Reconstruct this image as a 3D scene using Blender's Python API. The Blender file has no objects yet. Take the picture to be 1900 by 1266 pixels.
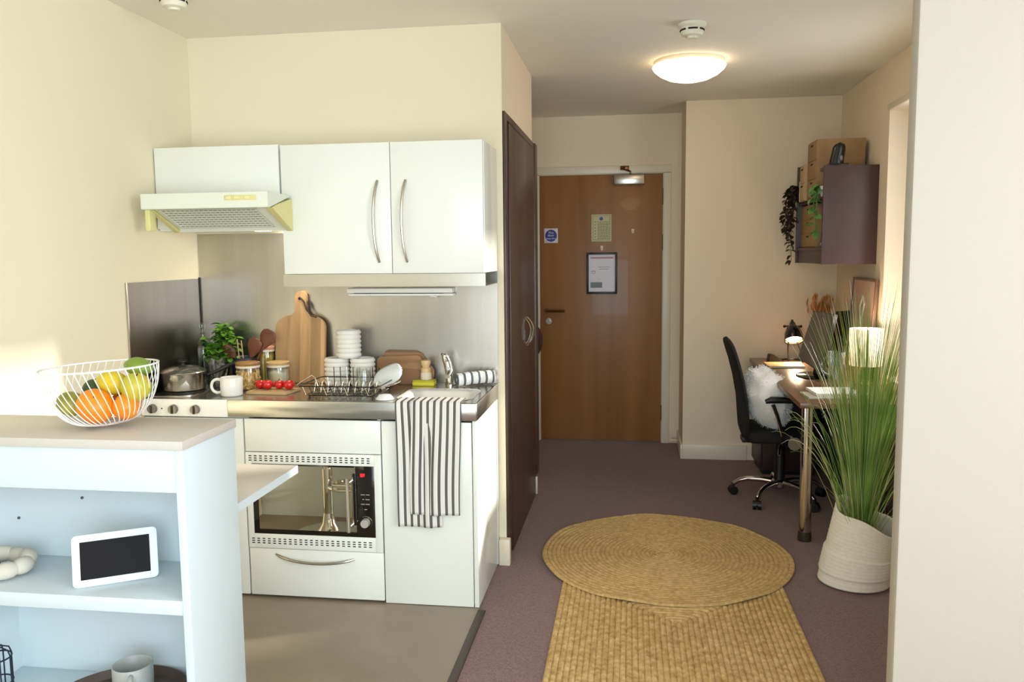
import bpy, bmesh, math, random
from mathutils import Vector, Matrix, noise
random.seed(7)
PI = math.pi
S = bpy.context.scene
COL = S.collection

# ------------------------------------------------------------------ camera
cam = bpy.data.cameras.new('camera'); co = bpy.data.objects.new('camera', cam); COL.objects.link(co)
cam.sensor_width = 36.0; cam.lens = 28.93; cam.clip_start = 0.05; cam.clip_end = 60
RX = Vector((0.98969717, 0.1428169, -0.0101417)); UX = Vector((-0.00515675, 0.10634374, 0.99431605)); FX = Vector((-0.14308364, 0.98401948, -0.10598457))
m = Matrix.Identity(4)
for i in range(3):
    m[i][0] = RX[i]; m[i][1] = UX[i]; m[i][2] = -FX[i]
m.translation = (0, 0, 1.45)
co.matrix_world = m
S.camera = co
# ------------------------------------------------------------------ view, world, sun, window light
S.view_settings.view_transform = 'Standard'; S.view_settings.look = 'None'
S.view_settings.gamma = 1.0; S.view_settings.use_curve_mapping = False
S.view_settings.exposure = 0.06
W = bpy.data.worlds.new('sky'); S.world = W; W.use_nodes = True
bg = W.node_tree.nodes['Background']; bg.inputs[0].default_value = (0.62, 0.80, 1.0, 1); bg.inputs[1].default_value = 1.2
def light(name, kind, loc, d, energy, color, **k):
    l = bpy.data.lights.new(name, kind); l.energy = energy; l.color = color
    for a, v in k.items(): setattr(l, a, v)
    o = bpy.data.objects.new(name, l); COL.objects.link(o); o.location = loc
    o.rotation_euler = Vector(d).to_track_quat('-Z', 'Y').to_euler()
    return o
light('sun', 'SUN', (4, 6, 4), (-1, -0.47, -0.288), 8.0, (1.0, 0.94, 0.84), angle=math.radians(2.4))
light('daylight_rear_window', 'AREA', (0.25, -0.96, 1.32), (0, 1, -0.10), 82, (0.76, 0.91, 1.0), shape='RECTANGLE', size=2.5, size_y=2.0)
light('daylight_side_window', 'AREA', (2.66, 0.05, 1.45), (-1, .25, -0.05), 78, (0.96, 0.985, 1.0), shape='RECTANGLE', size=1.75, size_y=1.6)
light('daylight_hall_window', 'AREA', (1.62, 4.20, 1.48), (-1, -.15, -0.15), 8, (0.97, 0.98, 1.0), shape='RECTANGLE', size=.5, size_y=1.35)

# ------------------------------------------------------------------ materials
def lin(c):
    return tuple(((x/255)/12.92 if x/255 <= .04045 else ((x/255+.055)/1.055)**2.4) for x in c)
MATS = {}
def mat(name, rgb, rough=.5, metal=0., var=0., vscale=8., stretch=(1, 1, 1), rgb2=None, bump=0., bscale=60., bstretch=None, trans=0., coat=0., emit=0., emit_rgb=None, sheen=0., sss=0., ior=None, aniso=0., spec=None, detail=4.):
    if name in MATS: return MATS[name]
    M = bpy.data.materials.new(name); M.use_nodes = True
    N = M.node_tree.nodes; L = M.node_tree.links; p = N['Principled BSDF']
    c = lin(rgb)
    p.inputs['Base Color'].default_value = (*c, 1); p.inputs['Roughness'].default_value = rough; p.inputs['Metallic'].default_value = metal
    p.inputs['Transmission Weight'].default_value = trans; p.inputs['Coat Weight'].default_value = coat
    p.inputs['Sheen Weight'].default_value = sheen
    if spec is not None: p.inputs['Specular IOR Level'].default_value = spec
    if sss: p.inputs['Subsurface Weight'].default_value = sss; p.inputs['Subsurface Radius'].default_value = (.01, .008, .005)
    if ior: p.inputs['IOR'].default_value = ior
    if aniso: p.inputs['Anisotropic'].default_value = aniso
    if emit:
        p.inputs['Emission Color'].default_value = (*lin(emit_rgb or rgb), 1); p.inputs['Emission Strength'].default_value = emit
    tc = None
    if var or rgb2 or bump:
        tc = N.new('ShaderNodeTexCoord')
    def noise_tex(scale, st):
        mp = N.new('ShaderNodeMapping'); mp.inputs['Scale'].default_value = st
        L.new(tc.outputs['Object'], mp.inputs['Vector'])
        n = N.new('ShaderNodeTexNoise'); n.inputs['Scale'].default_value = scale; n.inputs['Detail'].default_value = detail
        L.new(mp.outputs[0], n.inputs['Vector']); return n
    if var or rgb2:
        n = noise_tex(vscale, stretch)
        r = N.new('ShaderNodeValToRGB'); r.color_ramp.elements[0].position = .3; r.color_ramp.elements[1].position = .7
        if rgb2: a, b = c, lin(rgb2)
        else: a = tuple(x*(1-var) for x in c); b = tuple(min(1, x*(1+var)) for x in c)
        r.color_ramp.elements[0].color = (*a, 1); r.color_ramp.elements[1].color = (*b, 1)
        L.new(n.outputs['Fac'], r.inputs[0]); L.new(r.outputs[0], p.inputs['Base Color'])
    if bump:
        n = noise_tex(bscale, bstretch or (1, 1, 1))
        b = N.new('ShaderNodeBump'); b.inputs['Strength'].default_value = bump; b.inputs['Distance'].default_value = .004
        L.new(n.outputs['Fac'], b.inputs['Height']); L.new(b.outputs[0], p.inputs['Normal'])
    MATS[name] = M; return M
def stripes(name, base, dark, period, frac, thin=None):
    """cloth with woven stripes along UV u (metres)"""
    M = bpy.data.materials.new(name); M.use_nodes = True; N = M.node_tree.nodes; L = M.node_tree.links; p = N['Principled BSDF']
    p.inputs['Roughness'].default_value = .9
    uv = N.new('ShaderNodeUVMap'); sp = N.new('ShaderNodeSeparateXYZ'); L.new(uv.outputs[0], sp.inputs[0])
    d = N.new('ShaderNodeMath'); d.operation = 'DIVIDE'; d.inputs[1].default_value = period; L.new(sp.outputs[0], d.inputs[0])
    f = N.new('ShaderNodeMath'); f.operation = 'FRACT'; L.new(d.outputs[0], f.inputs[0])
    r = N.new('ShaderNodeValToRGB'); r.color_ramp.interpolation = 'CONSTANT'
    e = r.color_ramp.elements
    b, k = lin(base), lin(dark); t = tuple(.75*x+.25*y for x, y in zip(b, k))
    e[0].position = 0; e[0].color = (*k, 1); e[1].position = frac; e[1].color = (*b, 1)
    if thin:
        for q, c in ((thin, t), (thin+.06, b), (thin+.2, t), (thin+.26, b)):
            x = e.new(q); x.color = (*c, 1)
    L.new(f.outputs[0], r.inputs[0]); L.new(r.outputs[0], p.inputs['Base Color'])
    tc = N.new('ShaderNodeTexCoord'); n = N.new('ShaderNodeTexNoise'); n.inputs['Scale'].default_value = 700
    L.new(tc.outputs['Object'], n.inputs[0]); bp = N.new('ShaderNodeBump'); bp.inputs['Strength'].default_value = .25; bp.inputs['Distance'].default_value = .002
    L.new(n.outputs[0], bp.inputs['Height']); L.new(bp.outputs[0], p.inputs['Normal'])
    return M
def wood(name, a, b, rough=.45, axis='Z', scale=14., streak=14., staves=0., coat=0.):
    M = bpy.data.materials.new(name); M.use_nodes = True; N = M.node_tree.nodes; L = M.node_tree.links; p = N['Principled BSDF']
    p.inputs['Roughness'].default_value = rough; p.inputs['Coat Weight'].default_value = coat
    tc = N.new('ShaderNodeTexCoord'); mp = N.new('ShaderNodeMapping')
    s = {'X': (1/streak, 1, 1), 'Y': (1, 1/streak, 1), 'Z': (1, 1, 1/streak)}[axis]
    mp.inputs['Scale'].default_value = s; L.new(tc.outputs['Object'], mp.inputs[0])
    n = N.new('ShaderNodeTexNoise'); n.inputs['Scale'].default_value = scale; n.inputs['Detail'].default_value = 8; n.inputs['Distortion'].default_value = .6
    L.new(mp.outputs[0], n.inputs[0])
    r = N.new('ShaderNodeValToRGB'); r.color_ramp.elements[0].position = .32; r.color_ramp.elements[1].position = .68
    r.color_ramp.elements[0].color = (*lin(a), 1); r.color_ramp.elements[1].color = (*lin(b), 1); L.new(n.outputs[0], r.inputs[0])
    out = r.outputs[0]
    if staves:
        sp = N.new('ShaderNodeSeparateXYZ'); L.new(tc.outputs['Object'], sp.inputs[0])
        q = N.new('ShaderNodeMath'); q.operation = 'DIVIDE'; q.inputs[1].default_value = staves
        L.new(sp.outputs['X' if axis == 'Z' else 'Z'], q.inputs[0])
        fl = N.new('ShaderNodeMath'); fl.operation = 'FLOOR'; L.new(q.outputs[0], fl.inputs[0])
        wn = N.new('ShaderNodeTexWhiteNoise'); wn.noise_dimensions = '1D'; L.new(fl.outputs[0], wn.inputs['W'])
        hs = N.new('ShaderNodeHueSaturation'); mr = N.new('ShaderNodeMapRange'); mr.inputs[3].default_value = .72; mr.inputs[4].default_value = 1.25
        L.new(wn.outputs[0], mr.inputs[0]); L.new(mr.outputs[0], hs.inputs['Value']); L.new(out, hs.inputs['Color']); out = hs.outputs[0]
    L.new(out, p.inputs['Base Color'])
    b_ = N.new('ShaderNodeBump'); b_.inputs['Strength'].default_value = .12; b_.inputs['Distance'].default_value = .002
    L.new(n.outputs[0], b_.inputs['Height']); L.new(b_.outputs[0], p.inputs['Normal'])
    return M

wall_m = mat('wall_paint_cream', (236, 226, 199), .75, bump=.08, bscale=220)
hall_m = mat('wall_paint_hall', (241, 224, 197), .75, bump=.08, bscale=220)
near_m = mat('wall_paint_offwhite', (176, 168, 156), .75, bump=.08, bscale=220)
ceil_m = mat('ceiling_paint', (240, 235, 222), .8, bump=.06, bscale=200)
trim_m = mat('trim_gloss_white', (236, 225, 202), .35)
carpet_m = mat('carpet_mauve', (92, 53, 47), .95, rgb2=(144, 103, 95), vscale=160, bump=1.0, bscale=420, sheen=.35, detail=8)
lino_m = mat('lino_taupe', (136, 122, 105), .32, rgb2=(146, 131, 113), vscale=5, bump=.03, bscale=90)
strip_m = mat('threshold_brown', (66, 54, 44), .5, var=.1, vscale=40)
cab_m = mat('cabinet_white', (236, 238, 230), .28, coat=.15)
edge_m = mat('cabinet_edge_white', (226, 228, 220), .4)
lam_top_m = mat('laminate_greige', (199, 193, 184), .35, var=.02, vscale=60)
lam_m = mat('laminate_white_sky_tint', (208, 221, 227), .4)  # white laminate with the blue cast of skylight mixed into its colour
steel_m = mat('brushed_steel', (196, 194, 186), .24, 1., var=.04, vscale=30, stretch=(.05, 1, 1), bump=.05, bscale=300, bstretch=(.02, 1, 1), aniso=.4)
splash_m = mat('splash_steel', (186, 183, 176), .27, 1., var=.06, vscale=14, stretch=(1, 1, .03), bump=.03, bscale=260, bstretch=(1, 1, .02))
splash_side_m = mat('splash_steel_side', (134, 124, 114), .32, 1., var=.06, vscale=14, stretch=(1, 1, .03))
chrome_m = mat('chrome', (225, 225, 222), .07, 1.)
satin_m = mat('satin_nickel', (190, 184, 172), .25, 1.)
brass_m = mat('bronze_lever', (120, 84, 52), .3, .9)
black_m = mat('black_plastic', (16, 15, 15), .42)
blackgloss_m = mat('black_gloss', (10, 9, 9), .06, coat=.5)
dark_gap_m = mat('dark_gap', (22, 20, 18), .8)
def thin_glass(name, tint, blend):
    M = bpy.data.materials.new(name); M.use_nodes = True; N = M.node_tree.nodes; L = M.node_tree.links; N.clear()
    o = N.new('ShaderNodeOutputMaterial'); mx = N.new('ShaderNodeMixShader'); t = N.new('ShaderNodeBsdfTransparent'); g = N.new('ShaderNodeBsdfGlossy'); lw = N.new('ShaderNodeLayerWeight')
    t.inputs[0].default_value = (*tint, 1); g.inputs['Roughness'].default_value = .03; lw.inputs['Blend'].default_value = blend
    mr = N.new('ShaderNodeMapRange'); mr.inputs[3].default_value = .06; mr.inputs[4].default_value = .75
    L.new(lw.outputs['Facing'], mr.inputs[0]); L.new(mr.outputs[0], mx.inputs[0]); L.new(t.outputs[0], mx.inputs[1]); L.new(g.outputs[0], mx.inputs[2]); L.new(mx.outputs[0], o.inputs[0])
    return M
glass_m = thin_glass('clear_glass', (.93, .95, .94), .28)
mirror_m = mat('oven_glass_mirror', (214, 206, 186), .02, 1.)
hoodw_m = mat('hood_enamel', (226, 230, 216), .35)
hoody_m = mat('hood_yellowed_plastic', (222, 216, 150), .45)
white_cer = mat('white_ceramic', (240, 238, 232), .25, coat=.3)
matt_cer = mat('matt_white_ceramic', (236, 232, 222), .6)
grey_cer = mat('grey_stoneware', (168, 170, 168), .4)
wire_m = mat('white_wire', (240, 240, 238), .35)
bwire_m = mat('black_wire', (40, 36, 32), .35, .6)
swire_m = mat('steel_wire', (200, 190, 170), .2, 1.)
door_m = wood('door_veneer', (140, 94, 50), (160, 112, 64), .42, 'Z', 7, 22, coat=.1)
ward_m = wood('wardrobe_dark', (62, 40, 32), (80, 54, 43), .38, 'Z', 8, 20, coat=.1)
desk_m = wood('desk_wenge', (104, 74, 54), (128, 93, 68), .28, 'Y', 8, 16, coat=.2)
deskdark_m = wood('desk_dark', (52, 38, 34), (66, 48, 42), .45, 'Y', 8, 16)
shelfu_m = mat('shelf_mauve_brown', (72, 50, 51), .45, var=.05, vscale=6)
board_m = wood('acacia_staves', (156, 118, 76), (196, 158, 112), .5, 'Z', 16, 10, staves=.05)
board2_m = wood('acacia_long', (116, 82, 50), (154, 114, 74), .5, 'X', 16, 10, staves=.035)
spoon_m = wood('dark_spoon_wood', (86, 48, 30), (122, 72, 46), .5, 'X', 20, 8)
lwood_m = wood('light_wood', (206, 170, 118), (228, 196, 146), .5, 'Z', 20, 8)
jute_m = mat('jute', (186, 150, 94), .95, rgb2=(226, 192, 130), vscale=55, stretch=(1, 1, 1), bump=1.0, bscale=380, detail=8)
jute2_m = mat('jute_runner', (184, 144, 84), .95, rgb2=(232, 200, 140), vscale=40, bump=1.0, bscale=300, detail=8)
cotton_m = mat('cotton_rope', (236, 228, 214), .9, var=.04, vscale=60, bump=.4, bscale=240)
fluff_m = mat('white_fleece', (240, 238, 234), .95, sheen=.6, sss=.1)
mesh_m = mat('chair_mesh_black', (18, 17, 18), .8, bump=.6, bscale=500)
towel_m = stripes('tea_towel_stripes', (232, 229, 224), (94, 92, 90), .0274, .40, .52)
roll_m = stripes('rolled_towel_stripes', (238, 238, 236), (96, 100, 104), .030, .30, None)
paper_m = mat('paper', (236, 232, 226), .7)
box_m = mat('kraft_box', (160, 128, 88), .7, var=.05, vscale=20)
box2_m = mat('kraft_box_pale', (192, 164, 122), .7, var=.05, vscale=20)
figure_m = mat('figure_black', (22, 20, 24), .3)

# ------------------------------------------------------------------ mesh helpers
ORG = {}
class MB:
    def __init__(s): s.bm = bmesh.new(); s.uv = s.bm.loops.layers.uv.new('UVMap'); s.sm = True
    def box(s, x0, x1, y0, y1, z0, z1, bev=0., seg=2, M=None):
        b = bmesh.new()
        r = bmesh.ops.create_cube(b, size=1.0)
        for v in b.verts:
            v.co = Vector(((x0+x1)/2+v.co.x*(x1-x0), (y0+y1)/2+v.co.y*(y1-y0), (z0+z1)/2+v.co.z*(z1-z0)))
        if bev: bmesh.ops.bevel(b, geom=b.edges[:], offset=bev, segments=seg, affect='EDGES', profile=.5)
        if M: bmesh.ops.transform(b, matrix=M, verts=b.verts)
        s.merge(b); return s
    def merge(s, b):
        mp = {v: s.bm.verts.new(v.co) for v in b.verts}
        for f in b.faces:
            try: s.bm.faces.new([mp[v] for v in f.verts])
            except ValueError: pass
        b.free()
    def face(s, pts):
        return s.bm.faces.new([s.bm.verts.new(p) for p in pts])
    def rings(s, rs, closed=True, cap0=True, cap1=True, loop=False):
        vs = [[s.bm.verts.new(p) for p in r] for r in rs]
        n = len(vs[0]); m_ = len(vs)
        for i in range(m_ if loop else m_-1):
            a, b = vs[i], vs[(i+1) % m_]
            for j in range(n if closed else n-1):
                k = (j+1) % n
                try: s.bm.faces.new((a[j], a[k], b[k], b[j]))
                except ValueError: pass
        if not loop and closed:
            if cap0: s.bm.faces.new(vs[0][::-1])
            if cap1: s.bm.faces.new(vs[-1])
        return s
    def tube(s, path, r, seg=8, closed=False, cap=True):
        P = [Vector(p) for p in path]; n = len(P)
        rr = r if isinstance(r, (list, tuple)) else [r]*n
        up = None; rs = []
        for i, p in enumerate(P):
            if closed: t = P[(i+1) % n]-P[i-1]
            else: t = P[min(i+1, n-1)]-P[max(i-1, 0)]
            t.normalize()
            if up is None:
                up = Vector((0, 0, 1)) if abs(t.z) < .9 else Vector((1, 0, 0))
            a = t.cross(up)
            if a.length < 1e-4: a = t.orthogonal()
            a.normalize(); b = a.cross(t); up = b
            rs.append([p+(a*math.cos(2*PI*k/seg)+b*math.sin(2*PI*k/seg))*rr[i] for k in range(seg)])
        return s.rings(rs, True, cap, cap, closed)
    def lathe(s, prof, c=(0, 0, 0), seg=32, M=None, cap0=True, cap1=True, fn=None):
        rs = []
        for r, z in prof:
            ring = []
            for k in range(seg):
                a = 2*PI*k/seg; p = Vector((r*math.cos(a), r*math.sin(a), z))
                if fn: p = fn(p, a, r, z)
                if M: p = M @ p
                ring.append(p+Vector(c))
            rs.append(ring)
        return s.rings(rs, True, cap0, cap1)
    def cyl(s, p0, p1, r0, r1=None, seg=20):
        return s.tube([p0, p1], [r0, r1 if r1 is not None else r0], seg)
    def prism(s, poly, a0, a1, axis='Y', bev=0.):
        def mk(u, v, w):
            return {'Y': Vector((u, w, v)), 'X': Vector((w, u, v)), 'Z': Vector((u, v, w))}[axis]
        b = bmesh.new()
        A = [b.verts.new(mk(u, v, a0)) for u, v in poly]; B = [b.verts.new(mk(u, v, a1)) for u, v in poly]
        n = len(poly)
        b.faces.new(A); b.faces.new(B[::-1])
        for i in range(n): b.faces.new((A[i], B[i], B[(i+1) % n], A[(i+1) % n]))
        bmesh.ops.recalc_face_normals(b, faces=b.faces)
        if bev: bmesh.ops.bevel(b, geom=[e for e in b.edges], offset=bev, segments=2, affect='EDGES')
        s.merge(b); return s
    def sphere(s, c, r, sub=3, sc=(1, 1, 1), M=None, disp=None):
        b = bmesh.new(); bmesh.ops.create_icosphere(b, subdivisions=sub, radius=1.0)
        for v in b.verts:
            k = 1+(disp(v.co) if disp else 0)
            v.co = Vector((v.co.x*sc[0], v.co.y*sc[1], v.co.z*sc[2]))*r*k
            if M: v.co = M @ v.co
            v.co += Vector(c)
        s.merge(b); return s
    def grid(s, fn, nu, nv, uvfn=None):
        vs = [[s.bm.verts.new(fn(i/nu, j/nv)) for j in range(nv+1)] for i in range(nu+1)]
        for i in range(nu):
            for j in range(nv):
                f = s.bm.faces.new((vs[i][j], vs[i+1][j], vs[i+1][j+1], vs[i][j+1]))
                if uvfn:
                    for l, (a, b) in zip(f.loops, ((i, j), (i+1, j), (i+1, j+1), (i, j+1))): l[s.uv].uv = uvfn(a/nu, b/nv)
        return s
    def xf(s, M):
        bmesh.ops.transform(s.bm, matrix=M, verts=s.bm.verts); return s
    def build(s, name, material, parent=None, solid=0., sharp=35, origin=None, kind=None, label=None):
        bm = s.bm
        if not solid: bmesh.ops.recalc_face_normals(bm, faces=bm.faces)
        if origin is None:
            if parent is not None: origin = ORG[parent.name]
            else:
                xs = [v.co for v in bm.verts]
                origin = Vector(((min(v.x for v in xs)+max(v.x for v in xs))/2, (min(v.y for v in xs)+max(v.y for v in xs))/2, min(v.z for v in xs)))
        origin = Vector(origin)
        for v in bm.verts: v.co -= origin
        me = bpy.data.meshes.new(name); bm.to_mesh(me); bm.free()
        me.materials.append(material)
        me.polygons.foreach_set('use_smooth', [True]*len(me.polygons))
        if sharp < 180: me.set_sharp_from_angle(angle=math.radians(sharp))
        o = bpy.data.objects.new(name, me); COL.objects.link(o)
        if parent is not None: o.parent = parent
        else: o.location = origin
        ORG[o.name] = origin
        if solid:
            md = o.modifiers.new('thickness', 'SOLIDIFY'); md.thickness = solid; md.offset = 0
        if kind: o['kind'] = kind
        if label: o['label'] = label
        return o
def tag(o, label, cat=None, group=None, kind=None):
    o['label'] = label
    if cat: o['category'] = cat
    if group: o['group'] = group
    if kind: o['kind'] = kind
    return o
def thing(name, loc, label, cat, group=None, kind=None):
    o = bpy.data.objects.new(name, None); COL.objects.link(o); o.location = loc; o.empty_display_size = .05
    ORG[o.name] = Vector(loc)
    return tag(o, label, cat, group, kind)
def dup(root, loc, label, rotz=0., group=None, scale=None):
    r = root.copy(); COL.objects.link(r); r.location = loc; r.rotation_euler = (0, 0, rotz); r['label'] = label
    if group: r['group'] = group
    if scale: r.scale = scale
    for ch in list(root.children):
        c = ch.copy(); COL.objects.link(c); c.parent = r
        for g in list(ch.children):
            d = g.copy(); COL.objects.link(d); d.parent = c
    return r
def struct(name, mb, m_, label, cat=None, **k):
    o = mb.build(name, m_, **k); o['kind'] = 'structure'; o['label'] = label
    if cat: o['category'] = cat
    return o
def arc(c, r, a0, a1, n, plane='XZ'):
    out = []
    for i in range(n+1):
        a = a0+(a1-a0)*i/n; u, v = r*math.cos(a), r*math.sin(a)
        out.append({'XZ': (c[0]+u, c[1], c[2]+v), 'XY': (c[0]+u, c[1]+v, c[2]), 'YZ': (c[0], c[1]+u, c[2]+v)}[plane])
    return out
def bez(p0, p1, p2, p3, n=10):
    P0, P1, P2, P3 = map(Vector, (p0, p1, p2, p3)); out = []
    for i in range(n+1):
        t = i/n; u = 1-t; out.append(P0*u**3+P1*3*u*u*t+P2*3*u*t*t+P3*t**3)
    return out
def rot(axis, deg): return Matrix.Rotation(math.radians(deg), 4, axis)
def text(body, size, loc, m_, parent, name, depth=.0006):
    cu = bpy.data.curves.new('t', 'FONT'); cu.body = body; cu.size = size; cu.align_x = 'CENTER'; cu.align_y = 'CENTER'; cu.extrude = depth; cu.space_line = .9
    t = bpy.data.objects.new('t', cu); COL.objects.link(t)
    bpy.context.view_layer.update()
    me = bpy.data.meshes.new_from_object(t.evaluated_get(bpy.context.evaluated_depsgraph_get()))
    bpy.data.objects.remove(t); bpy.data.curves.remove(cu)
    me.materials.clear(); me.materials.append(m_)
    o = bpy.data.objects.new(name, me); COL.objects.link(o)
    o.rotation_euler = (PI/2, 0, 0); o.location = Vector(loc)-ORG[parent.name]; o.parent = parent
    ORG[o.name] = Vector(loc)
    return o

# ================================================================== ROOM SHELL
H = 2.458
XL, YW, XN, XR, YA, YD = -2.05, 3.70, -0.573, 1.364, 5.79, 6.27
struct('floor', MB().box(-2.2, 2.8, -1.1, 6.5, -.06, 0), carpet_m, 'mauve brown carpet covering the room and hallway floor', 'floor')
struct('floor_kitchen', MB().box(XL, -.612, 1.3, 3.70, 0.0, .004), lino_m, 'smooth taupe vinyl flooring in front of the white kitchenette', 'floor')
struct('trim_1', MB().box(-.612, -.580, 1.3, 3.165, 0.0, .007, .002), strip_m, 'dark brown threshold strip between vinyl and carpet', 'trim')
struct('ceiling', MB().box(-2.2, 2.8, -1.1, 6.5, H, H+.06), ceil_m, 'plain off-white ceiling over room and hallway', 'ceiling')
struct('wall_left', MB().box(XL-.1, XL, -1.1, 3.8, 0, H), wall_m, 'cream wall on the left beside the cooker hood', 'wall')
struct('wall_back', MB().box(XL, XN, YW, YW+.1, 0, H), wall_m, 'cream wall behind and above the kitchen cabinets', 'wall')
struct('wall_hall_left', MB().box(XN-.1, XN, YW+.1, 4.82, 0, H), hall_m, 'hallway wall that holds the dark wardrobe', 'wall')
wn_ = MB().box(-1.4, -1.3, 4.72, 6.37, 0, H).box(-1.3, XN-.1, 4.72, 4.82, 0, H)
struct('wall_nook', wn_, hall_m, 'walls of the nook left of the entrance door', 'wall')
wd = MB().box(-1.3, -.70, YD, YD+.1, 0, H).box(.236, .361, YD, YD+.1, 0, H).box(-.70, .236, YD, YD+.1, 2.034, H)
struct('wall_hall_end', wd, hall_m, 'hallway end wall around the wooden entrance door', 'wall')
struct('wall_alcove', MB().box(.361, XR+.22, YA, YD+.1, 0, H), hall_m, 'cream wall behind the office chair and desk lamp', 'wall')
WY0, WY1, WZ0, WZ1 = 3.68, 4.75, .76, 2.19
wr = MB().box(XR, XR+.22, 2.16, WY0, 0, H).box(XR, XR+.22, WY1, YA, 0, H).box(XR, XR+.22, WY0, WY1, 0, WZ0).box(XR, XR+.22, WY0, WY1, WZ1, H)
struct('wall_right', wr, hall_m, 'cream wall behind desk and wall cabinet with window recess', 'wall')
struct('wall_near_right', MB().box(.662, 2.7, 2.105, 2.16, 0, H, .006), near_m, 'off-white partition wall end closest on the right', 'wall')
wre = MB().box(XL, -1.1, -1.1, -1.0, 0, H).box(1.6, 2.7, -1.1, -1.0, 0, H).box(-1.1, 1.6, -1.1, -1.0, 0, .26).box(-1.1, 1.6, -1.1, -1.0, 2.38, H)
struct('wall_rear', wre, wall_m, 'cream window wall behind the viewer', 'wall')
wside = MB().box(2.7, 2.8, -1.1, -.9, 0, H).box(2.7, 2.8, 1.0, 2.16, 0, H).box(2.7, 2.8, -.9, 1.0, 0, .55).box(2.7, 2.8, -.9, 1.0, 2.35, H)
struct('wall_far_right', wside, wall_m, 'cream window wall of the living area out to the right', 'wall')
# window frames
pane_m = bpy.data.materials.new('window_pane'); pane_m.use_nodes = True
_n = pane_m.node_tree.nodes; _l = pane_m.node_tree.links; _n.clear()
_o = _n.new('ShaderNodeOutputMaterial'); _mx = _n.new('ShaderNodeMixShader'); _t = _n.new('ShaderNodeBsdfTransparent'); _g = _n.new('ShaderNodeBsdfGlossy')
_g.inputs['Roughness'].default_value = .02; _mx.inputs[0].default_value = .06
_l.new(_t.outputs[0], _mx.inputs[1]); _l.new(_g.outputs[0], _mx.inputs[2]); _l.new(_mx.outputs[0], _o.inputs[0])
def window(n, axis, w0, w1, z0, z1, d0, d1, label):
    B = (lambda m_, a0, a1, c0, c1, z0, z1, b=0.: m_.box(c0, c1, a0, a1, z0, z1, b)) if axis == 'Y' else (lambda m_, a0, a1, c0, c1, z0, z1, b=0.: m_.box(a0, a1, c0, c1, z0, z1, b))
    f = MB(); t = .05
    B(f, w0, w0+t, d0, d1, z0, z1); B(f, w1-t, w1, d0, d1, z0, z1); B(f, w0+t, w1-t, d0, d1, z0, z0+t); B(f, w0+t, w1-t, d0, d1, z1-t, z1)
    o = f.build('window_%d' % n, trim_m); tag(o, label, 'window', kind='structure')
    mid = (w0+w1)/2; dm = (d0+d1)/2; spans = ((w0+t, w1-t),)
    if w1-w0 > 1.2:
        g = MB(); B(g, mid-.02, mid+.02, d0, d1, z0+t, z1-t); g.build('mullion', trim_m, o); spans = ((w0+t, mid-.02), (mid+.02, w1-t))
    for a, b in spans:
        p = MB(); B(p, a, b, dm-.002, dm+.002, z0+t, z1-t); p.build('pane', pane_m, o)
window(1, 'Y', WY0, WY1, WZ0, WZ1, XR+.17, XR+.22, 'white framed hallway window in the recess beside the desk')
window(2, 'X', -1.1, 1.6, .26, 2.38, -1.09, -1.04, 'wide white framed window behind the viewer')
window(3, 'Y', -.9, 1.0, .55, 2.35, 2.74, 2.79, 'white framed window of the living area on the right')
# window recess lip
struct('trim_2', MB().box(XR-.008, XR, WY0-.03, WY1+.02, WZ1, WZ1+.035, .003), trim_m, 'thin moulding above the hallway window recess', 'trim')
# baseboards
struct('baseboard_alcove', MB().box(.361, .80, YA-.014, YA, 0, .105, .003), trim_m, 'white skirting board below the wall behind the office chair', 'baseboard')
struct('baseboard_alcove_side', MB().box(.347, .361, YA-.014, 6.25, 0, .105, .003), trim_m, 'white skirting board round the corner beside the entrance door', 'baseboard')
struct('baseboard_hall', MB().box(-.604, -.552, 3.66, 3.70, 0, .125, .004), trim_m, 'short white skirting block between kitchenette and wardrobe', 'baseboard')
struct('baseboard_right', MB().box(XR-.014, XR, 2.2, 4.0, 0, .105, .003), trim_m, 'white skirting board behind the grass basket', 'baseboard')
struct('baseboard_nook', MB().box(-.668, -.555, 4.822, 4.84, 0, .105, .003), trim_m, 'white skirting end just past the wardrobe', 'baseboard')

# ------------------------------------------------------------------ entrance door
d1 = thing('door_1', (-.23, YD, 0), 'closed brown wooden entrance door at the hallway end', 'door', kind='structure')
MB().box(-.690, .228, YD+.012, YD+.055, .006, 2.028, .002).build('leaf', door_m, d1)
for nm, b in (('frame', (-.752, -.694, YD-.018, YD, 0, 2.03)), ('frame', (.232, .289, YD-.018, YD, 0, 2.03)), ('frame', (-.752, .289, YD-.018, YD, 2.032, 2.088))):
    MB().box(*b, .004).build(nm, trim_m, d1)
for b in ((-.70, -.691, YD, YD+.08, 0, 2.032), (.229, .236, YD, YD+.08, 0, 2.032), (-.70, .236, YD, YD+.08, 2.028, 2.034)):
    MB().box(*b).build('jamb', trim_m, d1)
fy = YD+.012
hp = MB().cyl((-.640, fy, 1.010), (-.640, fy-.012, 1.010), .022).build('handle', brass_m, d1)
MB().tube([(-.640, fy-.010, 1.010), (-.640, fy-.045, 1.010), (-.628, fy-.052, 1.010), (-.500, fy-.052, 1.010)], .010, 10).build('lever', brass_m, hp)
MB().cyl((-.625, fy, .930), (-.625, fy-.012, .930), .024).cyl((-.625, fy-.012, .930), (-.625, fy-.02, .930), .013).build('lock', satin_m, d1, label='round silver door lock')
MB().box(-.700, -.688, fy-.006, fy+.02, .86, 1.06, .001).build('strike_plate', brass_m, d1)
for z in (1.86, 1.52, .23): MB().box(.224, .238, fy-.008, fy+.004, z-.06, z+.06, .002).cyl((.231, fy-.008, z-.06), (.231, fy-.008, z+.06), .006, seg=10).build('hinge', satin_m, d1)
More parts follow.
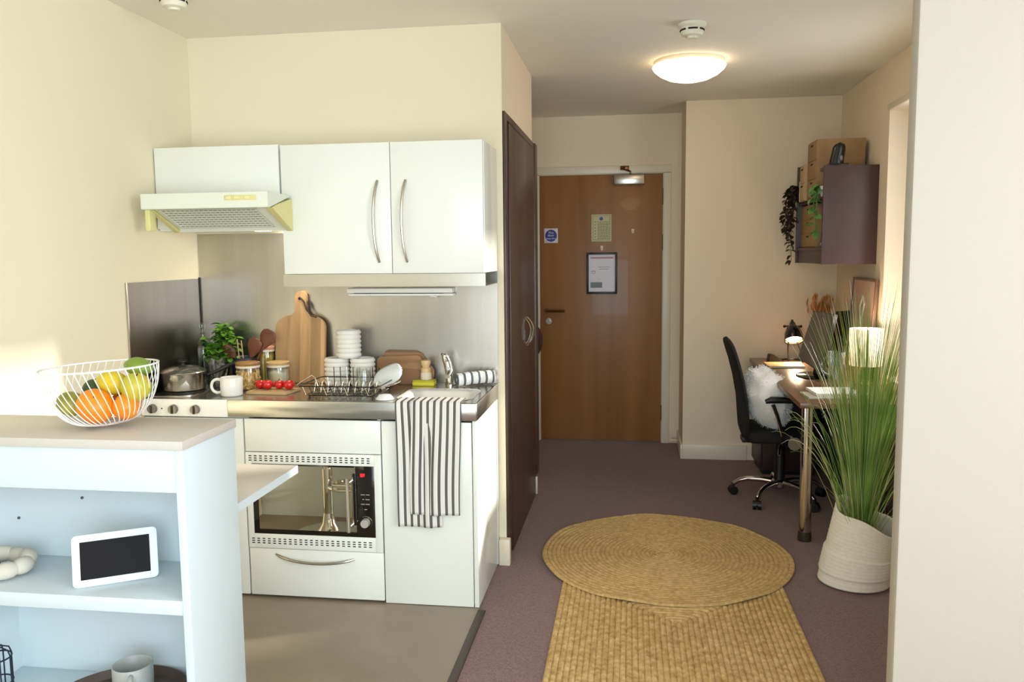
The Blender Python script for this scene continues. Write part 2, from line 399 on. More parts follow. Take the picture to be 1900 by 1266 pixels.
cl = MB().box(-.132, .092, fy-.055, fy, 1.950, 2.020, .004).build('closer', satin_m, d1, label='silver overhead door closer box')
MB().tube([(-.01, fy-.03, 2.02), (-.01, fy-.03, 2.045), (-.075, fy-.09, 2.062), (-.045, YD-.02, 2.075)], .007, 8).box(-.085, -.02, YD-.035, YD-.018, 2.055, 2.085, .003).build('closer_arm', brass_m, cl)

# ------------------------------------------------------------------ notices on the door
blue_m = mat('sign_blue', (40, 48, 140), .4); signw_m = mat('sign_white', (226, 224, 226), .4); txw_m = mat('letter_white', (240, 240, 244), .4)
t = thing('fire_door_sign', (-.604, fy, 1.525), 'small square white sign with blue disc on the entrance door', 'sign')
MB().box(-.657, -.553, fy-.004, fy, 1.525, 1.635, .001).build('backing', signw_m, t)
MB().cyl((-.605, fy-.004, 1.580), (-.605, fy-.0052, 1.580), .045, seg=40).build('disc', blue_m, t)
for s_, z, sz in (('Fire', 1.602, .024), ('door', 1.582, .024), ('keep shut', 1.559, .018)):
    text(s_, sz, (-.605, fy-.0058, z), txw_m, t, 'lettering')
note_m = mat('notice_pale_green', (206, 200, 156), .6); ink_m = mat('ink_dark', (64, 62, 70), .7); ink2_m = mat('ink_red', (150, 70, 60), .7); nb_m = mat('notice_border', (120, 96, 60), .6)
t = thing('fire_action_notice', (-.225, fy, 1.532), 'pale green printed notice above the framed one on the door', 'notice')
MB().box(-.299, -.150, fy-.003, fy, 1.532, 1.734).build('sheet', note_m, t)
bb = MB()
for b in ((-.289, -.160, 1.722, 1.724), (-.289, -.287, 1.545, 1.724), (-.162, -.160, 1.545, 1.724), (-.289, -.160, 1.543, 1.545)): bb.box(b[0], b[1], fy-.0042, fy-.003, b[2], b[3])
bb.build('border', nb_m, t)
MB().cyl((-.226, fy-.003, 1.702), (-.226, fy-.0045, 1.702), .014, seg=24).build('emblem', blue_m, t)
ln = MB(); rr = random.Random(3)
for i in range(12):
    z = 1.678-.0112*i; x = -.252
    while x < -.17:
        w = rr.uniform(.006, .018); ln.box(x, min(x+w, -.166), fy-.0042, fy-.003, z-.0016, z+.0016); x += w+.004
    if i % 2 == 0: ln.box(-.274, -.268, fy-.0042, fy-.003, z-.003, z+.003)
ln.build('print', ink_m, t, kind='stuff')
t = thing('framed_notice', (-.220, fy, 1.138), 'black framed white notice hanging on the entrance door', 'notice')
fr = MB()
for b in ((-.335, -.319, 1.138, 1.450), (-.121, -.105, 1.138, 1.450), (-.319, -.121, 1.138, 1.154), (-.319, -.121, 1.434, 1.450)): fr.box(b[0], b[1], fy-.022, fy, b[2], b[3], .001)
fr.build('frame', black_m, t)
MB().box(-.319, -.121, fy-.008, fy, 1.154, 1.434).build('sheet', mat('notice_paper', (222, 214, 220), .35), t)
MB().box(-.306, -.134, fy-.0092, fy-.008, 1.404, 1.416).build('heading', mat('heading_rose', (186, 140, 150), .6), t)
MB().box(-.306, -.218, fy-.0092, fy-.008, 1.184, 1.226, .0).build('picture', mat('print_teal', (120, 140, 142), .6), t)
ln = MB()
for i, (a, b, z) in enumerate(((-.25, -.16, 1.34), (-.24, -.17, 1.325), (-.302, -.27, 1.31), (-.245, -.238, 1.25))): ln.box(a, b, fy-.0092, fy-.008, z-.0015, z+.0015)
ln.tube(arc((-.283, fy-.009, 1.300), .012, 0, 2*PI, 16)[:-1], .0012, 4, True)
ln.build('print', mat('ink_grey', (130, 128, 134), .7), t, kind='stuff')
hk_m = mat('hook_cream', (244, 226, 196), .4)
t = MB().box(-.232, -.212, fy-.006, fy, 1.466, 1.500, .003).tube([(-.222, fy-.006, 1.486), (-.222, fy-.018, 1.478), (-.222, fy-.018, 1.462)], .005, 8).build('adhesive_hook', hk_m)
tag(t, 'small cream hook holding up the black framed notice', 'hook')
t = MB().box(-.001, .019, fy-.006, fy, 1.592, 1.622, .003).tube([(.009, fy-.006, 1.608), (.009, fy-.016, 1.600), (.009, fy-.016, 1.588)], .005, 8).build('adhesive_hook', hk_m)
tag(t, 'small bare cream hook on right half of the door', 'hook')
t = MB().cyl((.32, 6.16, .045), (.36, 6.16, .045), .006, seg=10).cyl((.30, 6.16, .045), (.322, 6.16, .045), .011, seg=12).build('door_stop', trim_m)
tag(t, 'little white doorstop on skirting right of the entrance door', 'doorstop')

# ------------------------------------------------------------------ wardrobe in the hall wall
wx = XN
t = thing('wardrobe', (wx, 4.22, 0), 'dark brown built-in wardrobe between kitchenette and entrance door', 'wardrobe')
MB().box(wx, wx+.012, 3.706, 3.775, .02, 2.082, .002).build('stile', ward_m, t)
MB().box(wx, wx+.004, 3.775, 3.83, .02, 2.05).build('recess', dark_gap_m, t)
MB().box(wx, wx+.012, 3.775, 4.775, 2.050, 2.082, .002).build('rail', ward_m, t)
wdoor = MB().box(wx, wx+.014, 3.83, 4.775, .012, 2.046, .003).build('door', ward_m, t)
MB().tube(bez((wx+.014, 4.40, 1.105), (wx+.06, 4.41, 1.07), (wx+.06, 4.41, 1.00), (wx+.014, 4.40, .955), 12), .007, 8).build('handle', chrome_m, wdoor)
MB().tube(bez((wx+.014, 4.352, 1.100), (wx+.05, 4.36, 1.06), (wx+.05, 4.36, 1.01), (wx+.014, 4.352, .965), 12), .005, 8).build('handle', chrome_m, wdoor)
MB().box(wx-.003, wx+.012, 3.79, 3.80, .05, .98).build('edge_strip', strip_m, t)
MB().box(wx-.10, wx+.018, 4.825, 4.93, .12, 2.083, .003).build('end_panel', ward_m, t)
MB().box(wx, wx+.010, 4.60, 4.80, .012, .05, .002).build('plinth', black_m, t)
cb = MB().sphere((-.60, 5.12, .90), .09, 3, (.55, .5, 1.1), disp=lambda v: .12*noise.noise(v*2.3))
cb.tube([(-.60, 5.12, .97), (-.60, 5.0, 1.08), (-.605, 4.931, 1.14), (-.605, 4.931, 1.20)], .008, 6)
tag(cb.build('cloth_bag', mat('bag_dark', (58, 34, 34), .8)), 'dark cloth bag peeking out past the wardrobe end', 'bag')

# ================================================================== KITCHENETTE
F = 3.185
ZC, ZL = .856, .786
# left base unit
t = thing('base_cabinet', (-1.82, 3.45, 0), 'white base cabinet under the hob, mostly hidden by bookcase', 'cabinet')
MB().box(XL+.004, -1.602, F+.02, 3.695, .012, ZL-.004).build('carcass', cab_m, t)
MB().box(XL+.006, -1.604, F, F+.018, .014, .775, .002).build('door', cab_m, t)
# oven tower
t = thing('base_cabinet', (-1.305, 3.45, 0), 'white base cabinet housing the built-in microwave above a drawer', 'cabinet')
c = MB().box(-1.600, -1.585, F+.02, 3.695, .012, ZL-.004).box(-1.027, -1.012, F+.02, 3.695, .012, ZL-.004).box(-1.585, -1.027, 3.68, 3.695, .012, ZL-.004).box(-1.585, -1.027, F+.02, 3.68, .20, .215).box(-1.585, -1.027, F+.02, 3.68, .64, .655)
c.build('carcass', cab_m, t)
MB().box(-1.597, -1.010, F, F+.018, .637, .776, .002).build('upper_panel', cab_m, t)
dr = MB().box(-1.597, -1.010, F, F+.018, .014, .219, .002).build('drawer', cab_m, t)
MB().tube(bez((-1.481, F, .196), (-1.40, F-.035, .166), (-1.22, F-.035, .162), (-1.134, F, .188), 14), [.004]+[.006]*13+[.004], 8).build('handle', satin_m, dr)
MB().box(-1.597, -1.014, F+.06, F+.075, 0.0045, .012).build('plinth', dark_gap_m, t)
# microwave
t = thing('built_in_microwave', (-1.305, 3.3, .222), 'built-in microwave with mirrored glass door and vented white surround', 'microwave')
mf = MB(); y0, y1 = F-.004, F+.016
for b in ((-1.597, -1.571, .222, .634), (-1.040, -1.010, .222, .634), (-1.571, -1.040, .586, .634), (-1.571, -1.040, .222, .284)): mf.box(b[0], b[1], y0, y1, b[2], b[3], .0015)
mf.build('trim_frame', cab_m, t)
for zc0, nm in ((.6095, 0), (.2535, 1)):
    vt = MB()
    for i in range(23):
        x = -1.576+.0233*i
        for k in (-1, 0, 1): vt.box(x-.006, x+.006, y0-.0006, y0+.004, zc0+k*.0095-.0021, zc0+k*.0095+.0021)
    vt.build('vent_slots', dark_gap_m, t, kind='stuff')
MB().box(-1.571, -1.040, F, F+.4, .284, .586).build('body', black_m, t)
md_ = MB().box(-1.571, -1.120, F-.002, F, .285, .585, .0005).build('door', blackgloss_m, t)
MB().box(-1.546, -1.120, F-.0032, F-.002, .305, .579).build('door_glass', mirror_m, md_)
MB().cyl((-1.144, F-.035, .315), (-1.144, F-.035, .540), .0075, seg=14).cyl((-1.144, F-.035, .335), (-1.144, F, .335), .005, seg=8).cyl((-1.144, F-.035, .52), (-1.144, F, .52), .005, seg=8).build('handle', chrome_m, md_)
MB().box(-1.131, -1.121, F-.005, F-.0032, .335, .555, .0005).build('handle_strip', blackgloss_m, md_)
cp = MB().box(-1.119, -1.040, F-.002, F, .285, .585, .0005).build('control_panel', mat('panel_black_brown', (24, 18, 15), .12, coat=.4), t)
MB().cyl((-1.081, F-.002, .348), (-1.081, F-.022, .348), .019, .017, 28).build('knob', mat('knob_silver', (214, 210, 202), .3, .5), cp)
MB().tube(arc((-1.080, F-.0025, .348), .026, -.6, 2.2, 14), .0009, 4).build('dial_mark', satin_m, cp)
MB().box(-1.099, -1.087, F-.0026, F-.002, .541, .554).box(-1.0845, -1.081, F-.0026, F-.002, .544, .554).build('clock_display', mat('led_red', (255, 20, 30), .4, emit=4, emit_rgb=(255, 16, 30)), cp)
tx = MB()
for z, s0, s1 in ((.466, -1.100, -1.083), (.466, -1.078, -1.062), (.446, -1.093, -1.086), (.446, -1.080, -1.062), (.426, -1.100, -1.083), (.426, -1.079, -1.062), (.404, -1.086, -1.074)): tx.box(s0, s1, F-.0026, F-.002, z-.0016, z+.0016)
tx.build('button_print', mat('print_pale', (170, 160, 146), .5), cp)
# sink unit
t = thing('base_cabinet', (-.81, 3.45, 0), 'white sink base cabinet with striped towel over its front', 'cabinet')
MB().box(-1.004, -.628, F+.02, 3.695, .012, ZL-.16).build('carcass', cab_m, t)
MB().box(-1.005, -.632, F, F+.018, .006, .776, .002).build('door', cab_m, t)
MB().box(-.628, -.610, F, 3.66, .006, ZL-.002, .001).build('end_panel', cab_m, t)
MB().box(-.626, -.606, 3.662, 3.698, .006, ZL-.002, .001).build('filler_strip', edge_m, t)
# worktop
t = thing('steel_worktop', (-1.33, 3.44, .72), 'brushed steel worktop with pressed sink and deep front edge', 'worktop')
SX0, SX1, SY0, SY1 = -.955, -.655, 3.245, 3.515
wt = MB()
wt.box(XL+.004, SX0, 3.172, 3.697, ZC-.003, ZC).box(SX1, -.608, 3.172, 3.697, ZC-.003, ZC).box(SX0, SX1, 3.172, SY0, ZC-.003, ZC).box(SX0, SX1, SY1, 3.697, ZC-.003, ZC)
wt.box(-1.66, -.608, 3.168, 3.178, ZL, ZC, .002).box(-.612, -.606, 3.178, 3.697, ZL, ZC, .001)
wt.build('top', steel_m, t)
MB().box(XL+.004, -1.66, 3.166, 3.178, ZL-.002, ZC, .002).build('control_panel', mat('lip_reflection_white', (252, 251, 246), .3, coat=.3), t)  # left part of the steel lip; its bright reflection is painted white
sb = MB(); rs = []
for k, (ins, z) in enumerate(((-.012, ZC+.0015), (0, ZC), (.012, ZC-.012), (.02, ZC-.10), (.05, ZC-.125))):
    ring = []
    x0, x1, ya, yb = SX0+ins, SX1-ins, SY0+ins, SY1-ins; r = .06
    for (cx, cy, a0) in ((x1-r, yb-r, 0), (x0+r, yb-r, PI/2), (x0+r, ya+r, PI), (x1-r, ya+r, 1.5*PI)):
        for q in range(7):
            a = a0+PI/2*q/6; ring.append(Vector((cx+r*math.cos(a), cy+r*math.sin(a), z)))
    rs.append(ring)
# outer flange reaches square hole corners
fl = [Vector(((SX0-.012) if p.x < (SX0+SX1)/2 else (SX1+.012), (SY0-.012) if p.y < (SY0+SY1)/2 else (SY1+.012), ZC+.001)) for p in rs[0]]
sb.rings([rs[0]]+rs[1:], True, False, True)
sink_m = mat('sink_steel', (244, 244, 240), .32, .45)
sb.build('sink_bowl', sink_m, t, sharp=60)
dp = MB()
for i in range(6): dp.box(-1.03+.012*i, -1.026+.012*i, 3.25, 3.50, ZC, ZC+.0016, .0006)
dp.build('drainer_ribs', steel_m, t)
for x in (-1.992, -1.898, -1.800):
    k = MB().cyl((x, 3.166, .8145), (x, 3.150, .8145), .020, .018, 24).build('hob_knob', mat('knob_grey', (128, 126, 116), .3, .6), t)
    MB().box(x-.003, x+.003, 3.144, 3.150, .798, .831, .001).build('pointer', mat('knob_dark', (70, 68, 62), .3, .6), k)
MB().cyl((-1.952, 3.166, .816), (-1.952, 3.1645, .816), .003, seg=10).build('indicator', dark_gap_m, t)
# hob
t = thing('hob', (-1.83, 3.42, ZC), 'steel electric hob with black hotplate under the saucepan', 'hob')
MB().box(-2.035, -1.845, 3.21, 3.445, ZC, ZC+.004, .001).build('base', steel_m, t)
for y in (3.335,): MB().lathe([(.09, ZC+.004), (.09, ZC+.012), (.086, ZC+.014), (.02, ZC+.014), (.018, ZC+.012)], (-1.945, y, 0), 36).build('hotplate', mat('iron', (38, 36, 36), .5, .3), t)
# splashbacks
tag(MB().box(XL+.004, -1.482, YW-.004, YW-.0005, ZC+.001, 1.555).box(-1.482, -.602, YW-.004, YW-.0005, ZC+.001, 1.368).build('splashback', splash_m), 'tall brushed steel splashback panel on the back wall', 'splashback')
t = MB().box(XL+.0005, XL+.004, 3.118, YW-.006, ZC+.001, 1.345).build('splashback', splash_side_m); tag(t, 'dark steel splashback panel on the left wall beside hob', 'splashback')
MB().box(XL+.0005, XL+.007, 3.108, 3.118, ZC+.001, 1.347, .001).build('edge_strip', satin_m, t)
MB().box(XL+.0005, XL+.009, YW-.010, YW-.0045, ZC+.001, 1.35).build('corner_strip', black_m, t)

# wall cabinets
U = 3.38
t = thing('wall_cabinet', (-1.036, 3.53, 1.37), 'white double-door wall cabinet with bow handles above the sink', 'cabinet')
MB().box(-1.471, -.600, U, 3.698, 1.372, 1.912, .001).build('carcass', cab_m, t)
for x0, x1, hx in ((-1.470, -.9945, -1.048), (-.9915, -.603, -.9275)):
    dd = MB().box(x0, x1, U-.019, U-.001, 1.371, 1.913, .002).build('door', cab_m, t)
    MB().tube(bez((hx, U-.019, 1.757), (hx-.020, U-.055, 1.68), (hx-.020, U-.055, 1.50), (hx, U-.019, 1.418), 14), .006, 8).build('handle', satin_m, dd)
pel = MB().box(-1.484, -.600, U, U+.004, 1.316, 1.369).box(-1.484, -.600, U+.004, 3.694, 1.316, 1.319).box(-1.484, -1.48, U+.004, 3.694, 1.319, 1.369)
t2 = tag(pel.build('steel_pelmet', steel_m), 'steel pelmet tray under the white double-door wall cabinet', 'pelmet')
t = thing('strip_light', (-1.05, 3.67, 1.262), 'slim white strip light on splashback under the wall cabinet', 'lamp')
MB().box(-1.296, -.80, 3.645, 3.695, 1.275, 1.297, .003).build('casing', mat('casing_white', (252, 250, 242), .4), t)
MB().box(-1.289, -.795, 3.640, 3.69, 1.262, 1.273, .004).build('tube_cover', mat('diffuser_white', (252, 251, 246), .4), t)
MB().box(-1.26, -.84, 3.6385, 3.640, 1.2725, 1.2745).build('slot', dark_gap_m, t)
MB().box(-.90, -.872, 3.636, 3.66, 1.256, 1.264, .002).tube([(-.875, 3.64, 1.258), (-.872, 3.635, 1.248)], .002, 6).build('pull_switch', trim_m, t)
t = thing('wall_cabinet', (-1.76, 3.53, 1.56), 'white boxed wall cabinet behind the cooker hood', 'cabinet')
MB().box(-2.046, -1.478, U, 3.698, 1.562, 1.916, .001).build('carcass', cab_m, t)
MB().box(-2.044, -1.479, U-.018, U-.001, 1.571, 1.917, .002).build('front_panel', cab_m, t)
MB().cyl((-1.527, U-.018, 1.716), (-1.527, U-.021, 1.716), .006, seg=12).build('screw', satin_m, t)
# extractor hood
t = thing('cooker_hood', (-1.70, 3.25, 1.556), 'off-white visor cooker hood with slotted grille over the hob', 'hood')
MB().prism([(3.128, 1.704), (3.128, 1.643), (3.140, 1.640), (3.160, 1.646), (3.360, 1.700), (3.360, 1.704)], -1.972, -1.427, 'X', .002).build('visor', hoodw_m, t)
MB().prism([(3.166, 1.644), (3.345, 1.572), (3.361, 1.556), (3.361, 1.696), (3.170, 1.648)], -1.935, -1.455, 'X').build('body', hoodw_m, t)
nrm = Vector((0, -(1.644-1.572), -(3.345-3.166))).normalized()
def hp_(u, v, o=0.):   # point on the sloping grille
    return Vector((-1.915+.41*u, 3.172+(3.338-3.172)*v, 1.6405-(1.6405-1.5745)*v))+nrm*o
g = MB()
for i in range(20):
    for k in range(8):
        u, v = (i+.5)/20, (k+.5)/8
        if True:
            a, b, c_, d_ = hp_(u-.019, v-.022, .0006), hp_(u+.019, v-.022, .0006), hp_(u+.019, v+.022, .0006), hp_(u-.019, v+.022, .0006)
            g.face((a, b, c_, d_))
g.build('grille_slots', mat('slot_grey', (150, 158, 146), .6), t, kind='stuff')
g = MB(); 
g.tube([hp_(-.02, -.02, .001), hp_(1.02, -.02, .001), hp_(1.02, 1.02, .001), hp_(-.02, 1.02, .001)], .0012, 4, True); g.build('grille_frame', mat('grille_edge', (170, 172, 156), .5), t)
for x0, x1 in ((-1.966, -1.940), (-1.452, -1.424)): MB().prism([(3.16, 1.642), (3.355, 1.554), (3.361, 1.554), (3.361, 1.69), (3.20, 1.655)], x0, x1, 'X', .002).build('end_cheek', hoody_m, t)
MB().box(-1.967, -1.944, 3.145, 3.19, 1.556, 1.643, .004).build('end_cap', hoody_m, t)
sl = MB().box(-1.610, -1.474, 3.126, 3.129, 1.672, 1.692, .001).build('switch_strip', hoody_m, t)
for x in (-1.59, -1.553, -1.51): MB().box(x-.012, x+.012, 3.122, 3.127, 1.676, 1.688, .001).build('slider', mat('slider_cream', (232, 224, 170), .4), sl)
bulb_m = mat('hood_bulb', (255, 240, 214), .3, emit=30, emit_rgb=(255, 226, 180))
MB().box(-1.60, -1.54, 3.368, 3.40, 1.5555, 1.5605).build('lamp', bulb_m, t)
light('hood_lamp', 'AREA', (-1.56, 3.64, 1.548), (.1, .35, -1), 2.6, (1.0, .88, .70), shape='RECTANGLE', size=.07, size_y=.05)

# ------------------------------------------------------------------ things on the worktop
Z = ZC+.0006
def mug(name, c, r, h, m_, label, hang, hr, tilt=0):
    t = thing(name, c, label, 'mug')
    x, y, z = c
    MB().lathe([(r*.86, 0), (r*.97, .006), (r, h*.5), (r, h-.002), (r-.002, h), (r-.004, h-.002), (r-.0045, h*.4), (r*.8, .008), (.002, .006)], c, 36, cap1=True).build('body', m_, t, sharp=50)
    a = math.radians(hang); dx, dy = math.cos(a), math.sin(a)
    pts = [(x+dx*(r-.003)+dx*hr*q[0], y+dy*(r-.003)+dy*hr*q[0], z+h*q[1]) for q in ((0, .86), (.45, .90), (.85, .78), (1, .52), (.85, .28), (.45, .15), (0, .2))]
    P_ = []
    for i in range(len(pts)-1):
        for k in range(3): P_.append(Vector(pts[i]).lerp(Vector(pts[i+1]), k/3))
    P_.append(Vector(pts[-1])); P_ = [P_[0]]+[(P_[i-1]+P_[i]*2+P_[i+1])/4 for i in range(1, len(P_)-1)]+[P_[-1]]
    MB().tube(P_, .0062, 10).build('handle', m_, t)
    return t
mug('mug', (-1.690, 3.272, Z), .047, .080, white_cer, 'white mug standing at the worktop front edge beside saucepan', 190, .042)
# saucepan
t = thing('saucepan', (-1.945, 3.335, ZC+.0145), 'stainless steel saucepan with glass lid on the hob', 'saucepan')
zz = ZC+.0145
MB().lathe([(.086, 0), (.092, .006), (.093, .07), (.097, .078), (.095, .079), (.090, .072), (.088, .008), (.001, .006)], (-1.945, 3.335, zz), 48, cap1=True).build('body', mat('pan_steel', (200, 198, 192), .14, 1.), t, sharp=50)
ld = MB().lathe([(.094, .080), (.0955, .082), (.088, .088), (.06, .100), (.03, .106), (.0, .107)], (-1.945, 3.335, zz), 40, cap0=False, cap1=False).build('lid', mat('lid_glass', (112, 114, 108), .06, .6, coat=.8), t)
MB().lathe([(.001, .107), (.012, .108), (.012, .116), (.022, .121), (.022, .127), (.001, .129)], (-1.945, 3.335, zz), 20).build('knob', black_m, ld)
MB().tube([(-1.857, 3.375, zz+.058), (-1.835, 3.405, zz+.066), (-1.80, 3.45, zz+.088), (-1.745, 3.50, zz+.108)], [.006, .008, .010, .009], 10).build('handle', black_m, t)
MB().lathe([(.0965, .078), (.098, .0795), (.0965, .081), (.094, .0795)], (-1.945, 3.335, zz), 40).build('rim', chrome_m, t)
# glass jug
t = thing('glass_jug', (-1.875, 3.49, Z), 'fluted clear glass jug behind the saucepan', 'jug')
def flute(p, a, r, z): return Vector((p.x*(1+.05*math.cos(a*10)), p.y*(1+.05*math.cos(a*10)), p.z+(.006*math.cos(a*5) if z > .11 else 0)))
MB().lathe([(.026, 0), (.03, .004), (.022, .018), (.024, .045), (.036, .08), (.046, .122), (.043, .122), (.033, .08), (.021, .047), (.001, .040)], (-1.875, 3.49, Z), 60, fn=flute).build('body', glass_m, t)
MB().tube(bez((-1.838, 3.478, Z+.105), (-1.80, 3.468, Z+.11), (-1.80, 3.468, Z+.05), (-1.850, 3.482, Z+.045), 10), .005, 8).build('handle', glass_m, t)
# oil bottle
t = thing('oil_bottle', (-1.992, 3.600, Z), 'stoppered glass oil bottle in the corner beside the basil', 'bottle')
MB().lathe([(.030, 0), (.032, .004), (.032, .16), (.026, .19), (.012, .205), (.011, .232), (.016, .236), (.016, .240), (.0085, .241), (.0085, .205), (.022, .188), (.0285, .158), (.0285, .008), (.001, .007)], (-1.992, 3.600, Z), 28).build('body', thin_glass('bottle_glass', (.86, .92, .84), .3), t)
MB().lathe([(.008, .241), (.009, .255), (.015, .262), (.016, .275), (.009, .285), (.001, .287)], (-1.992, 3.600, Z), 18).build('stopper', glass_m, t)
# basil
leaf_m = mat('basil_leaf', (112, 164, 54), .45, rgb2=(76, 126, 38), vscale=30, sss=.0)
def leaf_mesh(name, m_, L=.03, Wd=.02, cup=.25):
    b = MB()
    def fn(u, v):
        w = math.sin(PI*min(1, max(0, u*.97+.015)))**.75*Wd
        x = L*u; y = (v-.5)*w; z = cup*(abs(v-.5)*w)*1.2-.35*L*u*u
        return Vector((x, y, z))
    b.grid(fn, 6, 4)
    me = bpy.data.meshes.new(name); b.bm.to_mesh(me); b.bm.free(); me.materials.append(m_)
    me.polygons.foreach_set('use_smooth', [True]*len(me.polygons)); return me
def put_leaf(me, parent, pos, d, roll, sc):
    o = bpy.data.objects.new('leaf', me); COL.objects.link(o); o.parent = parent
    q = Vector(d).to_track_quat('X', 'Z'); o.rotation_mode = 'QUATERNION'; o.rotation_quaternion = q @ Matrix.Rotation(roll, 3, 'X').to_quaternion()
    o.location = Vector(pos)-ORG[parent.name]; o.scale = (sc,)*3
    return o
R = random.Random(11)
t = thing('basil_plant', (-1.905, 3.592, Z), 'bushy green basil plant in dark pot behind the saucepan', 'plant')
MB().lathe([(.033, 0), (.041, .07), (.043, .085), (.040, .085), (.038, .075), (.001, .072)], (-1.905, 3.592, Z), 24).build('pot', mat('pot_dark', (34, 34, 40), .5), t)
st = MB(); tips = []
for i in range(16):
    a = R.uniform(0, 2*PI); rr_ = R.uniform(.01, .062); h = R.uniform(.10, .235) if rr_ < .05 else R.uniform(.09, .19)
    tip = (-1.905+rr_*math.cos(a)*1.1, 3.592+rr_*math.sin(a)*.8, Z+.07+h*.8)
    if i < 5: tip = (-1.885+R.uniform(-.02, .03), 3.60+R.uniform(-.02, .02), Z+R.uniform(.22, .275))
    st.tube(bez((-1.905, 3.592, Z+.06), (-1.905, 3.592, Z+.12), (tip[0], tip[1], tip[2]-.04), tip, 6), .0018, 5); tips.append(tip)
st.build('stems', mat('stem_green', (84, 120, 52), .6), t)
lm = leaf_mesh('leaf', leaf_m, .050, .040)
for tip in tips:
    for lev in range(3):
        for k in range(4):
            a = k*PI/2+lev*.8+R.uniform(-.4, .4); d = Vector((math.cos(a), math.sin(a), R.uniform(-.1, .6)))
            put_leaf(lm, t, (tip[0], tip[1], tip[2]-lev*.022), d, R.uniform(-.4, .4), R.uniform(.6, 1.05))
# utensil crock and utensils
t = tag(MB().lathe([(.052, 0), (.060, .006), (.062, .12), (.060, .124), (.056, .12), (.054, .01), (.001, .008)], (-1.783, 3.605, Z), 36).build('utensil_crock', mat('crock_navy', (30, 28, 44), .4), sharp=50), 'dark navy crock full of wooden utensils', 'crock')
def paddle(pos, tip, wd, ln_, thick, label, m_=spoon_m, shape='spat'):
    p0, p1 = Vector(pos), Vector(tip); d = (p1-p0).normalized(); side = d.cross(Vector((0, 1, .1))).normalized(); nrm_ = side.cross(d)
    tt = thing('wooden_spatula' if shape == 'spat' else 'wooden_spoon', p0, label, 'utensil')
    MB().tube([p0, p1-d*ln_*.9], [.006, .0065], 8).build('handle', m_, tt)
    hb = MB(); rs = []
    for i in range(9):
        u = i/8; w = wd*(.30+.70*min(1, u*1.9))*(math.sqrt(max(.08, 1-.8*((u-.75)/.25)**2)) if u > .75 else 1) if shape == 'spat' else wd*math.sin(PI*(.08+.88*u))**.7
        c_ = p1-d*ln_*(1-u)
        rs.append([c_+side*w*math.cos(a)+nrm_*thick*math.sin(a) for a in [2*PI*k/12 for k in range(12)]])
    hb.rings(rs); hb.build('head', m_, tt)
paddle((-1.775, 3.60, Z+.02), (-1.650, 3.596, Z+.250), .038, .095, .006, 'broad brown wooden spatula leaning furthest right in the crock')
paddle((-1.785, 3.59, Z+.02), (-1.716, 3.580, Z+.212), .034, .09, .006, 'shorter reddish wooden spatula in the middle of the crock')
paddle((-1.79, 3.61, Z+.02), (-1.872, 3.575, Z+.190), .030, .085, .010, 'dark wooden spoon leaning left out of the crock', shape='spoon')
for i, (x, z) in enumerate(((-1.806, .21), (-1.786, .205))):
    tag(MB().cyl((x+.004, 3.59, Z+.02), (x, 3.57, Z+z), .0028, seg=8).build('chopstick', mat('chopstick_pale', (196, 160, 120), .5)), ['left of two thin pale chopsticks upright in the crock', 'right of two thin pale chopsticks upright in the crock'][i], 'chopstick', 'chopsticks in the crock')
# storage jars
def jar(c, r, h, fill_m, fillh, lid_m, label, lid_r=1.04, bits=None, bitm=None):
    t = thing('storage_jar', c, label, 'jar')
    MB().lathe([(r*.94, 0), (r, .005), (r, h-.008), (r*.96, h), (r*.93, h), (r*.95, h-.009), (r*.95, .006), (.001, .005)], c, 40).build('glass', glass_m, t, sharp=50)
    MB().lathe([(r*.90, .007), (r*.93, .010), (r*.93, fillh-.004), (r*.8, fillh), (.001, fillh+.002)], c, 32, fn=lambda p, a, q, z: p+Vector((0, 0, .004*math.sin(a*3) if z > .02 else 0))).build('contents', fill_m, t)
    if bits:
        b = MB(); Q = random.Random(5)
        for i in range(bits):
            a = Q.uniform(0, 2*PI); z = Q.uniform(.012, fillh); p = Vector((c[0]+r*.925*math.cos(a), c[1]+r*.925*math.sin(a), c[2]+z))
            d = Vector((-math.sin(a)*Q.uniform(-1, 1), math.cos(a)*Q.uniform(-1, 1), Q.uniform(-1, 1))).normalized()*.007
            b.tube([p-d, p+d*.2, p+d], .0019, 5)
        b.build('pasta_pieces', bitm, t, kind='stuff')
    l = MB().lathe([(r*.93, h-.006), (r*lid_r, h), (r*lid_r, h+.010), (r*(lid_r-.06), h+.012), (.001, h+.012)], c, 40).build('lid', lid_m, t, sharp=50)
    MB().lathe([(r*1.0, h-.012), (r*1.02, h-.010), (r*1.02, h-.004), (r*1.0, h-.002)], c, 36).build('seal', mat('seal_clear', (226, 214, 190), .3), t)
    return t
jl = mat('lid_bamboo_dark', (150, 112, 62), .5, var=.1, vscale=40, stretch=(1, .1, 1)); jl2 = mat('lid_bamboo_pale', (192, 160, 110), .5, var=.1, vscale=40, stretch=(1, .1, 1))
jar((-1.690, 3.430, Z), .052, .112, mat('pasta', (226, 178, 96), .6, rgb2=(184, 132, 60), vscale=90), .088, jl, 'glass jar of golden pasta pieces with bamboo lid', bits=190, bitm=mat('pasta_bits', (246, 208, 128), .5))
jar((-1.600, 3.545, Z), .050, .100, mat('flour', (242, 230, 200), .8, var=.05, vscale=60), .074, jl2, 'glass jar of cream flour behind the tomatoes')
jar((-1.704, 3.650, Z), .041, .158, mat('lemon_fill', (206, 184, 84), .5, rgb2=(180, 150, 50), vscale=40), .138, mat('lid_rose', (196, 140, 112), .5), 'tall jar of yellow contents with rose lid at the back', 1.06)
